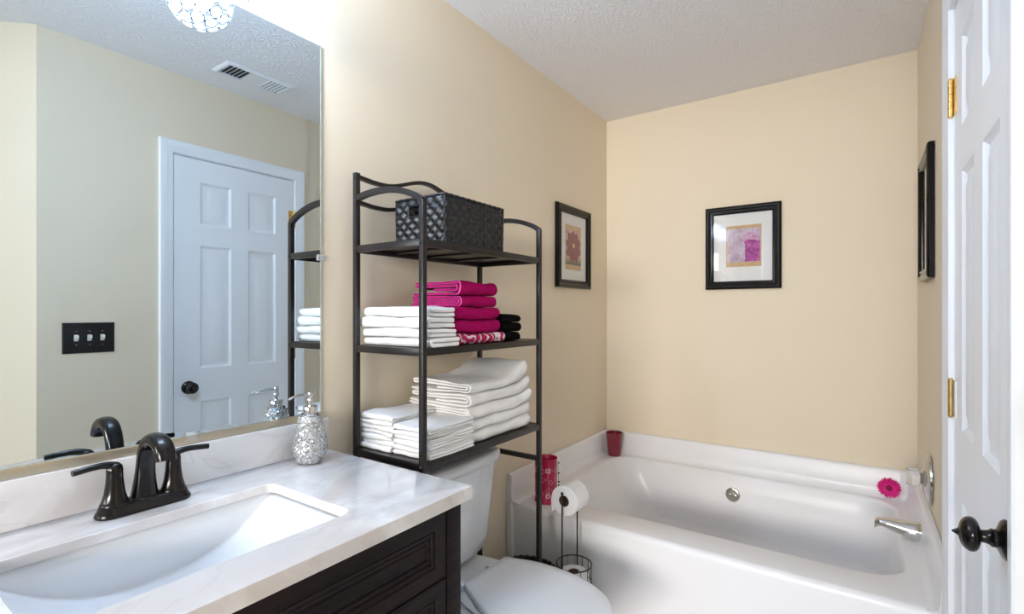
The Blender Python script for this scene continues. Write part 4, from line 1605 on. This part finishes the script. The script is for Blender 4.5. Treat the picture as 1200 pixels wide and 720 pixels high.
def flower_art(cx, cz, ww, hh_, band=0.028):
    def f(p):
        bm = BM()
        rect(bm, cx - ww / 2, cx + ww / 2, cz - hh_ / 2, cz + hh_ / 2, -0.0066, 0)
        rect(bm, cx - ww / 2 + 0.006, cx + ww / 2 - 0.006, cz - hh_ / 2 + band, cz + hh_ / 2 - band, -0.0070, 1)
        # ragged grass along the foot of the print
        rr = random.Random(3)
        gz = cz - hh_ / 2 + band
        for i in range(22):
            x = cx - ww / 2 + 0.008 + (ww - 0.016) * i / 21
            hgt = rr.uniform(0.02, 0.055)
            q = [bm.verts.new(c) for c in ((x - 0.006, -0.0072, gz), (x + 0.006, -0.0072, gz), (x + rr.uniform(-.006, .006), -0.0072, gz + hgt))]
            fc = bm.faces.new(q); fc.material_index = 3
        # stem
        q = [bm.verts.new(c) for c in ((cx - 0.004, -0.0073, gz), (cx + 0.006, -0.0073, gz), (cx + 0.004, -0.0073, cz), (cx - 0.004, -0.0073, cz))]
        bm.faces.new(q).material_index = 2
        for i in range(9):
            a = 2 * PI * i / 9 + 0.25
            ln = hh_ * 0.34 * rr.uniform(0.85, 1.2)
            ln = min(ln, (ww / 2 - 0.008) / max(abs(math.cos(a)), 0.2))
            d = Vector((math.cos(a), 0, math.sin(a)))
            n_ = Vector((-d.z, 0, d.x))
            c0 = Vector((cx, -0.0076 - 0.00002 * i, cz + 0.012))
            ol = [c0 + d * (ln * t) + n_ * (s * 0.027 * wv_) for t, wv_, s in ((0.05, .2, -1), (.35, .8, -1), (.7, 1, -1), (.92, .55, -1), (1, 0, 0), (.92, .55, 1), (.7, 1, 1), (.35, .8, 1), (.05, .2, 1))]
            bm.faces.new([bm.verts.new(v) for v in ol]).material_index = 2
        ol = [Vector((cx + 0.013 * math.cos(2 * PI * i / 14), -0.0081, cz + 0.012 + 0.013 * math.sin(2 * PI * i / 14))) for i in range(14)]
        bm.faces.new([bm.verts.new(v) for v in ol]).material_index = 4
        obj('print', bm, ['tan_paper', 'art_ground', 'art_petal', 'art_grass', 'art_core'], p, smooth=0)['label'] = 'painted red flower over grass'
    return f


def magenta_art(p):
    bm = BM()
    rect(bm, -0.082, 0.094, -0.105, 0.118, -0.0066, 0)
    rect(bm, -0.076, 0.088, -0.080, 0.100, -0.0070, 1)
    rect(bm, 0.014, 0.086, -0.078, 0.035, -0.0074, 2)
    rr = random.Random(5)
    for i in range(10):
        a = 2 * PI * i / 10
        c0 = Vector((0.040, -0.0076 - 0.00002 * i, 0.038))
        d = Vector((math.cos(a), 0, math.sin(a)))
        n_ = Vector((-d.z, 0, d.x))
        ln = 0.046 * rr.uniform(.8, 1.0)
        ol = [c0 + d * (ln * t) + n_ * (s * 0.013 * w_) for t, w_, s in ((.05, .2, -1), (.5, .9, -1), (.85, .8, -1), (1, 0, 0), (.85, .8, 1), (.5, .9, 1), (.05, .2, 1))]
        bm.faces.new([bm.verts.new(v) for v in ol]).material_index = 3 if d.z > -0.1 else 2
    obj('print', bm, ['tan_paper', 'art_reflection', 'art_magenta', 'art_rose'], p, smooth=0)['label'] = 'magenta flower print with painted-in lilac reflection and tan border'


picture('black framed red flower print on the left wall beyond the rack', (0.0, 2.474, 1.600), PI / 2, 0.390, 0.445, flower_art(0.0, 0.0, 0.185, 0.245))
picture('black framed magenta print with painted-in lilac reflection on the far wall above the tub', (0.788, D, 1.595), 0.0, 0.376, 0.450, magenta_art)
picture('black framed picture seen edge-on on the right wall by the door', (W, 2.455, 1.606), -PI / 2, 0.345, 0.478, flower_art(0.0, 0.0, 0.170, 0.245))

# ================================================================== switch plate and ceiling vent
sw = thing('light_switch', 'black three-gang plate with white toggle switches on the right wall near the door', 'light switch', (WD, 0.762, 1.132), -PI / 2)
bm = BM()
loft(bm, [[Vector((x, y, z)) for x, z in ((-0.092 + i, -0.067 + i), (0.092 - i, -0.067 + i), (0.092 - i, 0.067 - i), (-0.092 + i, 0.067 - i))] for y, i in ((-0.0005, 0), (-0.003, 0), (-0.006, 0.004), (-0.0065, 0.010))])
obj('plate', bm, 'black_plastic', sw, smooth=15)
for x in (-0.046, 0, 0.046):
    bm = BM()
    loft(bm, [rrect(x - 0.0075, x + 0.0075, -0.014, 0.014, 0.002, 0.0), rrect(x - 0.0065, x + 0.0065, 0.0, 0.011, 0.002, 0.014)])
    bmesh.ops.transform(bm, matrix=T(0, -0.006, 0) @ RX90, verts=bm.verts)
    obj('toggle', bm, 'white_plastic', sw)['label'] = 'white toggle'
    for z in (-0.030, 0.030):
        bm = BM()
        lathe(bm, [(0, 0.006), (0.0035, 0.006), (0.003, 0.008), (0, 0.0083)], 12, T(x, 0, z) @ RX90)
        obj('screw', bm, 'nickel', sw)

vt = thing('ceiling_vent', 'white rectangular air vent on the ceiling in front of the door', 'vent', (1.245, 1.362, H))
bm = BM()
vx, vy = 0.078, 0.172


def vent_frame(bm):
    prof = ((0.0, 0.0), (0.0, -0.003), (0.012, -0.009), (0.018, -0.009), (0.018, 0.0))
    rings = [[Vector((sx * (vx - s), sy * (vy - s), z)) for sx, sy in ((-1, -1), (1, -1), (1, 1), (-1, 1))] for s, z in prof]
    loft(bm, rings, False, False)
    box(bm, -vx + 0.018, vx - 0.018, -0.045, 0.045, -0.008, -0.001)


vent_frame(bm)
obj('vent_frame', bm, 'white_paint', vt, smooth=20)
bm = BM()
box(bm, -vx + 0.015, vx - 0.015, -vy + 0.015, vy - 0.015, -0.0012, -0.0002)
obj('duct_shade_sheet', bm, 'grille_dark', vt)
for k_, (ya, sg) in enumerate(((-vy + 0.025, 1), (0.050, -1))):
    for i in range(6):
        y = ya + i * 0.0195
        bm = BM()
        s = 0.006 if sg > 0 else -0.0025
        loft(bm, [[Vector((x, y - s, -0.0095)), Vector((x, y - s + 0.0015, -0.0095)), Vector((x, y + s + 0.0015, -0.0015)), Vector((x, y + s, -0.0015))] for x in (-vx + 0.02, vx - 0.02)])
        obj('louver', bm, 'white_paint', vt, smooth=0)
